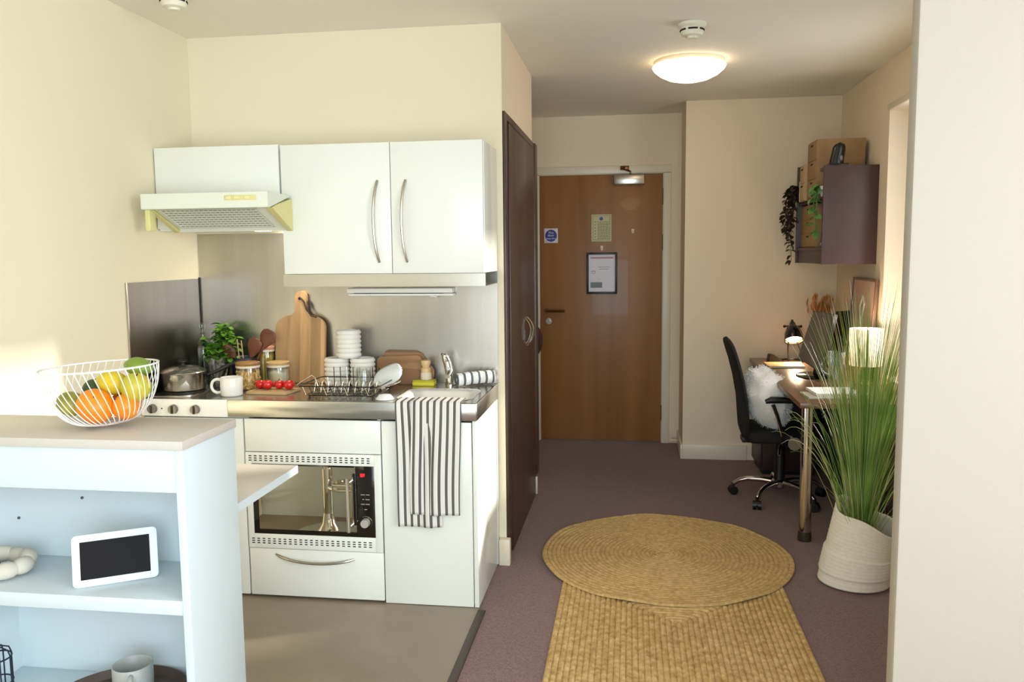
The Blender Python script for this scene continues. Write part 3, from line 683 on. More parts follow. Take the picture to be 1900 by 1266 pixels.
# tomatoes on wooden platter
t = tag(MB().prism([(-1.645, 3.305), (-1.455, 3.295), (-1.440, 3.425), (-1.640, 3.438)], Z, Z+.012, 'Z', .003).build('serving_board', wood('platter_wood', (170, 140, 100), (200, 168, 124), .5, 'X', 18, 8)), 'small wooden serving board under the red tomatoes', 'board')
tom_m = mat('tomato_red', (206, 22, 22), .18, coat=.5); calyx_m = mat('calyx_green', (70, 96, 40), .6)
t0 = thing('tomato', (-1.612, 3.385, Z+.0125), 'red tomato at the left end of the row on serving board', 'tomato')
MB().sphere((-1.612, 3.385, Z+.0125+.0205), .0235, 3, (1, 1, .87), disp=lambda v: -.10*max(0, v.z)**6).build('flesh', tom_m, t0)
cx = MB()
for k in range(5):
    a = 2*PI*k/5; c_ = Vector((-1.612, 3.385, Z+.0125+.0395))
    cx.face((c_, c_+Vector((math.cos(a-.25)*.006, math.sin(a-.25)*.006, .0025)), c_+Vector((math.cos(a)*.014, math.sin(a)*.014, .001)), c_+Vector((math.cos(a+.25)*.006, math.sin(a+.25)*.006, .0025))))
cx.tube([(-1.612, 3.385, Z+.05), (-1.610, 3.385, Z+.058)], .0015, 5); cx.build('calyx', calyx_m, t0)
for (x, y, s_, lb) in ((-1.573, 3.372, 1.06, 'red tomato second from left on the serving board'), (-1.525, 3.385, .98, 'red tomato third from left on the serving board'), (-1.476, 3.375, 1.06, 'red tomato at the right end of the row by dish rack')):
    dup(t0, (x, y, Z+.0125), lb, rotz=x*40, group='tomatoes on the serving board', scale=(s_,)*3)
t0['group'] = 'tomatoes on the serving board'
# big cutting board
def board_poly(cx, w, zb, zsh, ztop, hw, r):
    pts = [(cx-w/2+.006, zb), (cx+w/2-.006, zb), (cx+w/2, zb+.008)]
    for i in range(9): a = PI/2*i/8; pts.append((cx+w/2-r+r*math.cos(a), zsh-r*.8+r*.8*math.sin(a)))
    pts += [(cx+hw+.012, zsh+.006), (cx+hw+.002, zsh+.022)]
    for i in range(13): a = PI*i/12; pts.append((cx+hw*1.12*math.cos(a), ztop-hw*1.1+hw*1.1*math.sin(a)))
    pts += [(cx-hw-.002, zsh+.022), (cx-hw-.012, zsh+.006)]
    for i in range(9): a = PI/2+PI/2*i/8; pts.append((cx-w/2+r+r*math.cos(a), zsh-r*.8+r*.8*math.sin(a)))
    pts.append((cx-w/2, zb+.008)); return pts
t = thing('cutting_board', (-1.532, 3.62, Z), 'large paddle-shaped wooden cutting board leaning on the splashback', 'cutting board')
b = MB().prism(board_poly(-1.532, .246, 0, .315, .432, .028, .07), 0, .018, 'Y', .003)
b.xf(Matrix.Translation((0, 3.624, Z+.001)) @ rot('X', -7)); b.build('board', board_m, t)
b = MB().cyl((-1.537, -.002, .395), (-1.537, .0185, .395), .007, seg=14).xf(Matrix.Translation((0, 3.624, Z+.001)) @ rot('X', -7)); b.build('hole', dark_gap_m, t)
b = MB().tube([(-1.530, -.004, .397), (-1.512, -.008, .378), (-1.500, -.008, .345), (-1.478, -.006, .315), (-1.452, -.004, .308)], .004, 6).tube([(-1.537, .012, .397), (-1.506, .010, .39), (-1.494, -.004, .36), (-1.490, -.006, .33)], .004, 6).xf(Matrix.Translation((0, 3.624, Z+.001)) @ rot('X', -7))
b.build('leather_cord', mat('cord_dark', (62, 44, 36), .7), t)
# ribbed pots
def ribbed(c, label):
    t = thing('ribbed_pot', c, label, 'pot', 'white ribbed pots stacked on the worktop')
    pr = [(.050, 0)]
    for i in range(6):
        for q in range(7):
            a = PI*q/6; pr.append((.0515+.006*math.sin(a), .002+.0205*i+.0205*q/6))
    pr += [(.050, .1265), (.047, .1265), (.046, .01), (.001, .008)]
    MB().lathe(pr, c, 40).build('body', matt_cer, t, sharp=40); return t
p0 = ribbed((-1.335, 3.592, Z), 'white ribbed pot, lower left of the three stacked')
dup(p0, (-1.213, 3.592, Z), 'white ribbed pot, lower right of the three stacked', group='white ribbed pots stacked on the worktop')
dup(p0, (-1.277, 3.592, Z+.1275), 'white ribbed pot standing on top of two others', group='white ribbed pots stacked on the worktop')
# chopping boards on edge
def lean(poly, y, th, m_, name, label, deg=-6):
    b = MB().prism(poly, 0, th, 'Y', .003).xf(Matrix.Translation((0, y, Z+.001)) @ rot('X', deg)); return tag(b.build(name, m_), label, 'cutting board')
lean([(-1.135, 0), (-.955, 0), (-.935, .02), (-.935, .10), (-.955, .135), (-.985, .15), (-1.125, .152), (-1.138, .14)], 3.668, .014, board2_m, 'cutting_board', 'tall brown cutting board rearmost of the group behind the dish rack')
lean([(-1.165, .0), (-.93, 0), (-.905, .012), (-.895, .035), (-.893, .06), (-.905, .082), (-.925, .088), (-.940, .09), (-.950, .10), (-.952, .12), (-.97, .132), (-1.15, .124), (-1.165, .11)], 3.640, .016, wood('acacia_warm', (138, 100, 62), (176, 134, 88), .5, 'X', 14, 9), 'cutting_board', 'honey brown cutting board with rounded handle behind the brush')
lean([(-1.10, 0), (-.955, 0), (-.95, .06), (-.965, .068), (-1.10, .072)], 3.622, .010, wood('acacia_mid', (112, 78, 52), (146, 104, 70), .5, 'X', 14, 9), 'cutting_board', 'low brown board in front of the other leaning boards', -9)
# sponge and brush
t = thing('sponge', (-.930, 3.615, Z), 'yellow sponge lying under the dish brush', 'sponge')
MB().box(-.980, -.880, 3.585, 3.640, Z, Z+.018, .003).build('foam', mat('sponge_yellow', (226, 214, 70), .9, bump=.8, bscale=300), t)
MB().box(-.979, -.881, 3.586, 3.639, Z+.018, Z+.026, .002).build('scour_layer', mat('scour_yellow', (196, 190, 60), .95, bump=.8, bscale=400), t)
t = thing('dish_brush', (-.922, 3.612, Z+.0265), 'short wooden dish brush standing on the yellow sponge', 'brush')
zq = Z+.0265
br = MB()
br.lathe([(.0235, 0), (.026, .002), (.0245, .028), (.022, .034)], (-.922, 3.612, zq), 24); br.build('bristles', mat('bristle_cream', (228, 214, 190), .8, bump=.8, bscale=300, bstretch=(1, 1, .05)), t)
MB().lathe([(.0225, .034), (.0235, .040), (.0225, .052), (.016, .056), (.017, .062), (.021, .068), (.0225, .082), (.021, .088), (.001, .089)], (-.922, 3.612, zq), 24).build('handle', lwood_m, t)
# tap
t = thing('mixer_tap', (-.812, 3.625, Z), 'chrome mixer tap behind the sink', 'tap')
MB().lathe([(.024, 0), (.024, .006), (.019, .010)], (-.812, 3.625, Z), 28).tube([(-.812, 3.625, Z), (-.815, 3.625, Z+.05), (-.824, 3.622, Z+.10), (-.830, 3.620, Z+.118)], [.019, .0185, .0175, .017], 20).build('body', chrome_m, t)
MB().tube([(-.828, 3.618, Z+.112), (-.831, 3.612, Z+.128), (-.836, 3.604, Z+.140)], [.0165, .0165, .010], 16).tube([(-.834, 3.606, Z+.138), (-.842, 3.59, Z+.146)], [.007, .005], 8).build('lever', chrome_m, t)
MB().tube(bez((-.812, 3.61, Z+.055), (-.795, 3.57, Z+.085), (-.788, 3.52, Z+.080), (-.792, 3.47, Z+.062), 10), [.012]*9+[.011, .011], 14).build('spout', chrome_m, t)
# rolled towel
ax0, ax1 = Vector((-.772, 3.568, Z+.032)), Vector((-.618, 3.648, Z+.040)); axd = (ax1-ax0).normalized(); s1 = axd.cross(Vector((0, 0, 1))).normalized(); s2 = s1.cross(axd)
def rollf(u, v):
    th = -PI*.3+v*2*PI*3.3; r = .009+.0215*v+.0012*math.sin(u*23+v*9)
    return ax0.lerp(ax1, u)+s1*r*math.cos(th)+s2*r*math.sin(th)+Vector((0, 0, .004*math.sin(u*PI)))
tag(MB().grid(rollf, 18, 80, lambda u, v: (u*.155+.006, v*.4)).build('rolled_towel', roll_m, solid=.004, sharp=180), 'rolled white and grey striped towel at the worktop corner', 'towel')
# hanging tea towel
def draped(x0, x1, zbot, yo, lean_, seed):
    def fn(u, v):
        x = x0+(x1-x0)*u; s_ = v*(ZC+.008-zbot+.10)
        wob = (.004*math.sin(u*9+seed)+.003*math.sin(u*17+seed*2))
        if s_ < .09: return Vector((x, 3.168-yo+.085-s_*.95+.002, ZC+.005+yo*.5+wob*.2))
        if s_ < .105:
            a = (s_-.09)/.015*PI/2; return Vector((x, 3.168-yo-.006*math.sin(a), ZC+.005+yo*.5-.006*(1-math.cos(a))))
        zz_ = ZC-.002-(s_-.105); k = (s_-.105)
        return Vector((x+lean_*k+.004*math.sin(k*8+seed)*k*3, 3.160-yo-min(1, k*6)*wob*1.2-.004*math.sin(u*7+k*5+seed)*min(1, k*4), zz_))
    return fn
t = thing('tea_towel', (-.80, 3.15, .35), 'grey and white striped tea towel hanging over the sink front', 'towel')
MB().grid(draped(-.938, -.757, .352, .002, .02, 1.), 36, 44, lambda u, v: (u*.181+.0045, v)).build('rear_fold', towel_m, t, solid=.0022, sharp=180)
MB().grid(draped(-.868, -.664, .406, .010, -.03, 2.6), 40, 44, lambda u, v: (u*.204+.020, v)).build('front_fold', towel_m, t, solid=.0022, sharp=180)

# dish rack
t = thing('dish_rack', (-1.19, 3.38, Z), 'black wire dish rack holding dishes beside the sink', 'dish rack')
rx0, rx1, ry0, ry1 = -1.365, -1.03, 3.235, 3.505; zr = Z+.010
def rrect(x0, x1, y0, y1, z, r=.03, n=5):
    o_ = []
    for cx_, cy_, a0 in ((x1-r, y1-r, 0), (x0+r, y1-r, PI/2), (x0+r, y0+r, PI), (x1-r, y0+r, 1.5*PI)):
        for q in range(n+1): a = a0+PI/2*q/n; o_.append((cx_+r*math.cos(a), cy_+r*math.sin(a), z))
    return o_
MB().tube(rrect(rx0+.015, rx1-.015, ry0+.015, ry1-.015, zr), .0024, 6, True).build('lower_frame', bwire_m, t)
top = [(x-.012*(x < -1.3), y, Z+.050+(.045 if y > 3.4 and -1.33 < x < -1.05 else 0)) for x, y, _ in rrect(rx0, rx1, ry0, ry1, 0, .02, 3)]
MB().tube(top, .0026, 6, True).build('upper_frame', bwire_m, t)
MB().tube([(rx0-.02, ry0+.01, Z+.052), (rx0-.004, ry0+.02, Z+.066), (rx0+.045, ry0+.02, Z+.094), (rx0+.055, ry0+.02, Z+.085), (rx0+.07, ry0+.02, Z+.045)], .0026, 6).build('end_handle', swire_m, t)
uw = None
for i in range(11):
    x = rx0+.02+.030*i
    pts = [(x-.012, ry0, Z+.050), (x, ry0+.006, zr+.004), (x+.002, ry0+.03, zr), (x+.002, ry1-.03, zr), (x, ry1-.006, zr+.004), (x-.004, ry1, Z+.050+(.045 if -1.33 < x < -1.05 else 0))]
    MB().tube(pts, .0019, 6).build('wire', swire_m if i % 3 == 0 else bwire_m, t)
for i in range(10):
    x = rx0+.03+.030*i
    MB().tube([(x, ry0+.07, zr+.002), (x+.006, ry0+.075, zr+.045), (x+.012, ry0+.08, zr+.055), (x+.018, ry0+.085, zr+.045), (x+.024, ry0+.09, zr+.002)], .0018, 6).build('wire', swire_m, t)
for x, y in ((rx0+.03, ry0+.02), (rx1-.03, ry0+.02), (rx0+.03, ry1-.02), (rx1-.03, ry1-.02)): MB().cyl((x, y, Z), (x, y, zr), .0045, seg=10).build('foot', bwire_m, t)
for y in (3.30, 3.37, 3.44): MB().cyl((rx0+.015, y, zr), (rx1-.015, y, zr), .0016, seg=6).build('wire', bwire_m, t)
# things in the rack
t = thing('tumbler', (-1.160, 3.445, Z+.016), 'clear glass tumbler upside down in the dish rack', 'glass')
MB().lathe([(.034, 0), (.036, 0), (.033, .08), (.030, .086), (.001, .086), (.001, .078), (.028, .076), (.033, .004)], (-1.160, 3.445, Z+.016), 32).build('body', glass_m, t, sharp=50)
def dishf(u, v):
    w = .088*math.sqrt(max(.002, 1-abs(2*u-1)**3)); q = (v-.5)*w
    return Vector((-1.112, 3.452, Z+.034))+Vector((.122, .01, .062))*u+Vector((-.30, .35, .86))*q+Vector((-.1, -.9, .1))*(.022*math.cos((v-.5)*2.6))
pb = MB().grid(dishf, 18, 10)
tag(pb.build('white_dish', mat('dish_grey_white', (214, 216, 212), .35), solid=.005, sharp=180), 'curved pale dish leaning out of the rack toward the sink', 'dish')
t = thing('ladle', (-1.05, 3.315, Z+.028), 'shiny steel ladle lying at the right end of the dish rack', 'ladle')
MB().lathe([(.001, -.018), (.018, -.013), (.030, 0), (.031, 0), (.019, -.0145), (.002, -.0195)], (-1.035, 3.30, Z+.040), 28, M=rot('Y', 14)).build('bowl', chrome_m, t)
MB().tube([(-1.008, 3.305, Z+.046), (-.985, 3.33, Z+.050), (-.975, 3.37, Z+.056)], .004, 8).build('handle', chrome_m, t)
t = tag(MB().lathe([(.034, 0), (.038, .003), (.024, .020), (.005, .022), (.001, .022)], (-1.002, 3.235, Z), 28).build('saucer', mat('saucer_white', (230, 230, 226), .3)), 'small white saucer upturned at the drainer edge', 'saucer')
for i, (x0, y0, x1, y1, h) in enumerate(((-1.30, 3.36, -1.215, 3.40, .05), (-1.27, 3.30, -1.19, 3.33, .055), (-1.13, 3.29, -1.085, 3.36, .06))):
    k = thing('fork' if i else 'spoon', (x0, y0, Z+.014), ['steel spoon lying in the left of the dish rack', 'steel fork lying in the middle of the dish rack', 'steel fork standing near the tumbler in the rack'][i], 'cutlery')
    a, b = Vector((x0, y0, Z+.016)), Vector((x1, y1, Z+.016+h*.5))
    MB().tube([a, a.lerp(b, .7)], .0022, 6).build('handle', chrome_m, k)
    d = (b-a).normalized(); sd = d.cross(Vector((0, 0, 1))).normalized()
    hb = MB()
    if i == 0: hb.sphere(a.lerp(b, .85), .014, 2, (1, .65, .25))
    else:
        for q in (-1, 0, 1): hb.tube([a.lerp(b, .68), a.lerp(b, .75)+sd*.005*q, b+sd*.005*q], .0011, 5)
    hb.build('head', chrome_m, k)

# ================================================================== BOOKCASE AND LEDGE
BX0, BX1, BY0, BY1 = XL+.003, -1.088, 1.843, 2.112
t = thing('bookcase', (-1.57, 1.98, 0), 'white open bookcase with greige top in the left foreground', 'bookcase')
MB().box(BX0, BX1+.004, BY0-.006, BY1+.004, .977, 1.0, .0015).build('top', lam_top_m, t)
MB().box(BX1-.022, BX1, BY0, BY1, .003, .977, .001).build('side_panel', lam_m, t)
MB().box(BX0, BX0+.02, BY0, BY1, .003, .977, .001).build('side_panel', lam_m, t)
MB().box(BX0+.02, BX1-.022, BY0+.002, BY0+.020, .868, .977, .001).build('fascia', lam_m, t)
bp = MB().box(BX0+.02, BX1-.022, BY1-.012, BY1, .003, .977).build('back_panel', lam_m, t)
MB().box(BX0+.02, BX1-.022, BY0+.002, BY1-.012, .551, .589, .0015).build('shelf', lam_m, t)
MB().box(BX0+.02, BX1-.022, BY0+.002, BY1-.012, .205, .243, .0015).build('shelf', lam_m, t)
MB().box(-1.805, -1.787, BY0+.03, BY1-.012, .243, .551).build('divider', lam_m, t)
for x, z in ((-1.556, .765), (-1.762, .698)): MB().cyl((x, BY1-.012, z), (x, BY1-.015, z), .004, seg=12).build('screw', mat('screw_grey', (86, 92, 96), .4, .5), bp)
t = thing('breakfast_ledge', (-1.57, 2.33, .728), 'pale greige breakfast ledge fixed behind the bookcase', 'ledge')
MB().box(BX0, -1.098, BY1+.006, 2.552, .729, .755, .001).build('top', lam_top_m, t)
MB().box(-1.0979, -1.0965, BY1+.006, 2.552, .729, .7545).build('edge_band', lam_m, t)
MB().box(BX0, BX0+.02, 2.2, 2.5, .62, .729).build('bracket', satin_m, t)
# bar stool under the ledge (seen mirrored in the microwave door)
sx, sy = -1.545, 2.40
t = thing('bar_stool', (sx, sy, .004), 'chrome pedestal bar stool tucked under the ledge, mirrored in microwave', 'stool')
MB().lathe([(.185, .0), (.19, .004), (.185, .010), (.12, .018), (.06, .034), (.034, .07), (.027, .12)], (sx, sy, .004), 48).build('base', chrome_m, t)
MB().cyl((sx, sy, .10), (sx, sy, .36), .026).cyl((sx, sy, .36), (sx, sy, .60), .018).build('column', chrome_m, t)
MB().tube(arc((sx+.11, sy, .27), .095, -2.6, 2.6, 18, 'XY'), .009, 8).cyl((sx, sy, .27), (sx+.16, sy, .27), .008, seg=8).build('footrest', chrome_m, t)
MB().lathe([(.06, .60), (.16, .612), (.175, .63), (.172, .66), (.15, .668), (.001, .66)], (sx, sy, .004), 36).build('seat', mat('seat_white', (224, 222, 216), .4), t)

# ------------------------------------------------------------------ fruit bowl
bc = Vector((-1.391, 1.988, 1.001))
TM = rot('Y', -2.4)
def bp_(a, s_):            # point on the bowl shell, s 0 base .. 1 rim
    r = .047+.098*math.sin(s_*PI/2); z = .0045+.150*(1-math.cos(s_*PI/2))
    return Vector((r*math.cos(a), r*math.sin(a), z))
lift = Vector((0, 0, .0065))
t = thing('fruit_bowl', bc, 'white swirled-wire fruit bowl on the bookcase top', 'bowl')
def tp(v): return bc+lift+(TM @ v)
def circ(s_, n=64): return [tp(bp_(2*PI*k/n, s_)) for k in range(n)]
MB().tube(circ(1.0), .0026, 8, True).build('rim', wire_m, t)
MB().tube(circ(0.0), .0026, 8, True).build('base_ring', wire_m, t)
MB().tube([tp(Vector((.03*math.cos(2*PI*k/32), .03*math.sin(2*PI*k/32), .003))) for k in range(32)], .002, 6, True).build('base_ring', wire_m, t)
w0 = MB().tube([bc+bp_(-.55*(i/14), i/14) for i in range(15)], .0013, 6)
w0.tube([bc+Vector((.03, 0, .003)), bc+bp_(0, 0)], .0015, 6)
wo = w0.build('wire', wire_m, t)
base_rot = TM.to_3x3()
NW = 46
for k in range(NW):
    o = wo if k == 0 else wo.copy()
    if k: COL.objects.link(o); o.parent = t
    o.rotation_euler = (base_rot @ Matrix.Rotation(2*PI*k/NW, 3, 'Z')).to_euler(); o.location = lift
# fruit
def skin(n, a, b, r=.4, sc=9): return mat(n, a, r, rgb2=b, vscale=sc, bump=.12, bscale=300)
orange_m = skin('orange_peel', (244, 148, 30), (236, 128, 18)); lime_m = skin('lime_peel', (66, 98, 36), (110, 140, 46)); avo_m = skin('avocado_skin', (44, 66, 34), (70, 92, 44), .5, 30)
lemon_m = skin('lemon_peel', (222, 192, 40), (206, 180, 40)); pear_m = skin('pear_skin', (178, 184, 50), (206, 176, 60)); app_m = skin('apple_green', (96, 130, 40), (140, 160, 60)); lm2_m = skin('limeyellow', (62, 88, 36), (196, 184, 66), .4, 9)
def fruit(name, x, y, z, r, sc, m_, label, cat='fruit', tilt=(0, 0), stem=None, tipd=None, group='fruit in the white wire bowl'):
    o = thing(name, (x, y, z-r*sc[2]), label, cat, group)
    Mx = rot('Y', tilt[0]) @ rot('X', tilt[1])
    dsp = (lambda v: (.16*max(0, abs(v.x)-.86)*6 if tipd else 0)+.015*noise.noise(v*2)-.10*max(0, v.z-.9)*4*(0 if tipd else 1))
    MB().sphere((x, y, z), r, 4, sc, Mx, dsp).build('flesh', m_, o)
    if stem:
        d = (Mx.to_3x3() @ Vector((0, 0, 1))); p_ = Vector((x, y, z))+d*r*sc[2]*.93
        MB().tube([p_, p_+d*.008+Vector((.002, 0, 0))], [.0022, .0016], 6).build('stem', mat('stem_brown', (80, 64, 40), .8), o)
    return o
fruit('orange', -1.393, 1.955, 1.061, .046, (1.05, 1, 1), orange_m, 'large orange at the centre of the wire bowl', stem=1, tilt=(30, 40))
fruit('orange', -1.322, 1.978, 1.057, .035, (1, 1, .98), orange_m, 'smaller orange low on the right in wire bowl', stem=1, tilt=(-40, 30))
fruit('orange', -1.362, 2.043, 1.056, .039, (1, 1, .97), orange_m, 'orange hidden behind the lemon in the wire bowl')
fruit('lime', -1.475, 1.972, 1.063, .034, (1.12, 1, .95), lm2_m, 'mottled green and yellow citrus at the left of bowl', tilt=(20, 0))
fruit('avocado', -1.441, 2.025, 1.092, .031, (1.05, 1, 1), avo_m, 'dark green avocado behind the large orange', tilt=(0, 10))
fruit('lemon', -1.372, 2.002, 1.116, .032, (1.3, 1, 1), lemon_m, 'yellow lemon lying above the large orange', tipd=1, tilt=(10, 0))
fruit('apple', -1.296, 1.988, 1.108, .037, (1.03, 1, 1.05), pear_m, 'yellow-green apple at the right of the wire bowl', stem=1, tilt=(20, 20))
fruit('lime', -1.318, 2.038, 1.155, .029, (1.25, 1, .9), app_m, 'green lime perched highest at the back of the bowl', tipd=1, tilt=(10, 0))
fruit('lime', -1.322, 2.050, 1.096, .029, (1, 1.1, 1), app_m, 'green lime tucked low behind the yellow-green apple')
# ------------------------------------------------------------------ things on bookcase shelves
t = thing('tablet', (-1.40, 1.96, .590), 'white tablet with dark screen propped on the bookcase shelf', 'tablet')
p_bl, p_br, p_tl = Vector((-1.448, 1.885, .598)), Vector((-1.260, 1.985, .598)), None
ex = (Vector((-1.2615, 1.985, .5980))-Vector((-1.436, 1.878, .5980))).normalized()
ez = Vector((0, .30, 1)); ez = (ez-ex*ez.dot(ex)).normalized(); ey = ez.cross(ex)
TMx = Matrix((( ex.x, ey.x, ez.x, -1.437), (ex.y, ey.y, ez.y, 1.880), (ex.z, ey.z, ez.z, .5905), (0, 0, 0, 1)))
MB().box(0, .206, -.004, .004, 0, .136, .0).xf(Matrix.Identity(4))
def rr_poly(w, h, r, n=6, o=0.):
    pts = []
    for cx_, cy_, a0 in ((w-r, h-r, 0), (r, h-r, PI/2), (r, r, PI), (w-r, r, 1.5*PI)):
        for q in range(n+1): a = a0+PI/2*q/n; pts.append((o+cx_+r*math.cos(a), cy_+r*math.sin(a)))
    return pts
MB().prism(rr_poly(.206, .134, .012), -.004, .005, 'Y', .0012).xf(TMx).build('body', mat('tablet_white', (226, 238, 244), .35), t)
MB().box(.019, .187, -.0052, -.004, .018, .116).xf(TMx).build('screen', mat('tablet_screen', (14, 8, 10), .45, spec=.12), t)
# chain ornament
t = thing('chain_ornament', (-1.70, 1.955, .590), 'chunky cream knotted loop ornament on the bookcase shelf', 'ornament')
cm_ = mat('chain_cream', (206, 200, 186), .75, bump=.2, bscale=80)
for c_, r_, k0 in (((-1.715, 1.955), .075, 0.),):
    for k in range(9):
        a0 = 2*PI*k/9; pts = []
        for q in range(5):
            a = a0+2*PI/9*1.05*(q/4-.5); pts.append((c_[0]+r_*math.cos(a), c_[1]+r_*.9*math.sin(a), .590+.0265+.006*(k % 2)))
        MB().tube(pts, [.017, .0225, .0235, .0225, .017], 12).build('link', cm_, t)
t = MB(); Q = random.Random(2)
for i in range(14):
    a = Q.uniform(0, 2*PI); r = Q.uniform(.0, .035); x, y = -1.715+r*math.cos(a), 1.955+r*math.sin(a)
    t.tube([(x-.014, y-.006, .593+i*.0012), (x, y+.006, .606+i*.0014), (x+.014, y-.004, .598+i*.0012)], .0014, 5)
tag(t.build('trinkets', mat('trinket_silver', (170, 150, 150), .2, 1.)), 'small silver trinkets heaped inside the cream loop ornament', 'trinkets', kind='stuff')
# tray + mug on lower shelf
tz = .2435
t = tag(MB().lathe([(.178, 0), (.186, .003), (.190, .032), (.187, .034), (.180, .010), (.172, .0075), (.001, .007)], (-1.356, 1.905, tz), 64).build('round_tray', wood('tray_brown', (72, 58, 52), (92, 76, 66), .5, 'X', 12, 8), sharp=50), 'round dark brown tray on the low bookcase shelf', 'tray')
mug('mug', (-1.340, 1.965, tz+.0078), .052, .098, grey_cer, 'grey stoneware mug standing on the round brown tray', -62, .040)
# wire lantern
t = thing('wire_lantern', (-1.744, 1.950, tz), 'navy wire lantern at the far left of low shelf', 'lantern')
lw = mat('navy_wire', (34, 42, 62), .4, .4)
for h_ in (.004, .034, .105): MB().tube([(-1.744+.041*math.cos(2*PI*k/28), 1.950+.041*math.sin(2*PI*k/28), tz+h_) for k in range(28)], .0022, 6, True).build('hoop', lw, t)
for k in range(8):
    a = 2*PI*k/8+.2; x, y = math.cos(a), math.sin(a)
    MB().tube([(-1.744+.041*x, 1.950+.041*y, tz+.004), (-1.744+.041*x, 1.950+.041*y, tz+.108), (-1.744+.036*x, 1.950+.036*y, tz+.124), (-1.744+.02*x, 1.950+.02*y, tz+.132), (-1.744+.002*x, 1.950+.002*y, tz+.134)], .0020, 6).build('wire', lw, t)

# ================================================================== CEILING FITTINGS
t = thing('ceiling_light', (.298, 4.60, 2.34), 'round glowing flush ceiling lamp in the hallway', 'lamp')
MB().lathe([(.186, H-.001), (.186, H-.02), (.182, H-.026), (.15, H-.026)], (.298, 4.60, 0), 56).build('base_ring', trim_m, t)
glow_m = mat('lamp_glow', (255, 246, 226), .4, emit=6.0, emit_rgb=(255, 228, 186))
MB().lathe([(.190, H-.024), (.193, H-.030), (.185, H-.045), (.155, H-.070), (.11, H-.092), (.06, H-.104), (.001, H-.108)], (.298, 4.60, 0), 56).build('diffuser', glow_m, t, sharp=180)
det_m = mat('detector_cream', (232, 228, 208), .5)
def detector(x, y, s_, label):
    t = thing('smoke_detector', (x, y, H-.06*s_), label, 'smoke detector')
    MB().lathe([(.062*s_, H-.001), (.062*s_, H-.014*s_), (.052*s_, H-.022*s_)], (x, y, 0), 36).build('base', det_m, t)
    MB().lathe([(.050*s_, H-.022*s_), (.051*s_, H-.042*s_), (.044*s_, H-.054*s_), (.024*s_, H-.058*s_), (.022*s_, H-.066*s_), (.001, H-.067*s_)], (x, y, 0), 36).build('head', det_m, t)
    v = MB()
    for k in range(6):
        a0 = 2*PI*k/6+.12
        a_ = [(x+.0508*s_*math.cos(a0+.80*q/5), y+.0508*s_*math.sin(a0+.80*q/5), H-.032*s_) for q in range(6)]
        v.tube(a_, .0042*s_, 6)
    v.build('vent', dark_gap_m, t)
detector(.262, 3.86, 1.0, 'cream smoke detector on ceiling just before the round lamp')
detector(-1.752, 3.075, .95, 'cream smoke detector at the ceiling above the cooker hood')

# ================================================================== RUGS
def braid_rug(name, loops, m_, label, r=.0115, h=.010, z0=.0006):
    b = MB()
    for lp in loops:
        n = len(lp); rs = []
        for i, p in enumerate(lp):
            a, c_ = Vector(lp[i-1]), Vector(lp[(i+1) % n]); tg = (c_-a).normalized(); nr = Vector((tg.y, -tg.x, 0)); p = Vector(p)
            jit = .0014*noise.noise(p*60)
            rs.append([p+nr*r*1.08+Vector((0, 0, z0)), p+nr*r*.7+Vector((0, 0, z0+h*.72+jit)), p+Vector((0, 0, z0+h+jit)), p-nr*r*.7+Vector((0, 0, z0+h*.72+jit)), p-nr*r*1.08+Vector((0, 0, z0))])
        b.rings(rs, False, loop=True)
    return tag(b.build(name, m_, sharp=180), label, 'rug')
# runner below
lps = []
rcx, rcy, rw, rl = .182, 2.61, .4623, .985
i = 0
while rw-.0215*i > .006:
    lps.append([(rcx+(x-rcx), y, 0) for x, y, _ in rrect(rcx-rw+.0215*i, rcx+rw-.0215*i, rcy-rl+.0215*i, rcy+rl-.0215*i, 0, max(.01, .05-.002*i), 4)])
    i += 1
def dens(lp, step=.03):
    o_ = []
    for k in range(len(lp)):
        a, b = Vector(lp[k]), Vector(lp[(k+1) % len(lp)]); n = max(1, int((b-a).length/step))
        for q in range(n): o_.append(a.lerp(b, q/n))
    return o_
braid_rug('jute_runner', [dens(l) for l in lps], jute2_m, 'rectangular braided jute runner partly under the round rug', .0115, .010)
cx_, cy_ = .163, 3.862
lps = []
for i in range(27):
    r = .575-.0215*i
    if r < .012: break
    n = max(16, int(2*PI*r/.03))
    lps.append([(cx_+r*math.cos(2*PI*k/n)*(1+.008*math.sin(2*PI*k/n*3+1)*(i < 4)), cy_+r*math.sin(2*PI*k/n)*(1+.006*math.sin(2*PI*k/n*5)*(i < 4)), .0113+(.006*max(0, math.sin(2*PI*k/n*7+2)) if i == 0 else .003*max(0, math.sin(2*PI*k/n*7+2)) if i == 1 else 0)) for k in range(n)])
braid_rug('round_jute_rug', lps, jute_m, 'round braided jute rug overlapping the runner', .0115, .009)

# ================================================================== PLANT BASKET
bx, by = .968, 3.655
t = thing('woven_basket', (bx, by, .001), 'slouchy white rope basket holding the tall grass', 'basket')
def bask(p, a, r, z):
    k = z/.30
    rim = max(0, k-.0)
    hgt = 1.0+.17*math.cos(a-2.6)*k+.05*math.sin(3*a+1)*k*k
    zz_ = z*hgt
    return Vector((p.x*(1-.05*math.cos(a)*k)+.055*k, p.y+.01*k, zz_))
pr = [(.10, 0), (.128, .004)]
for i in range(19):
    zc_ = .010+.0152*i; rb = .146-.022*(i/18)**1.3+ (.006 if 2 < i < 9 else 0)
    for q in range(3): pr.append((rb+.0022*math.sin(PI*(q+.5)/3), zc_+.0152*q/3))
top_z = pr[-1][1]
pr += [(.124, top_z+.005), (.120, top_z+.004), (.118, top_z-.01), (.122, .16), (.12, .02), (.001, .018)]
MB().lathe(pr, (bx, by, .001), 64, fn=bask).build('body', cotton_m, t, sharp=180)
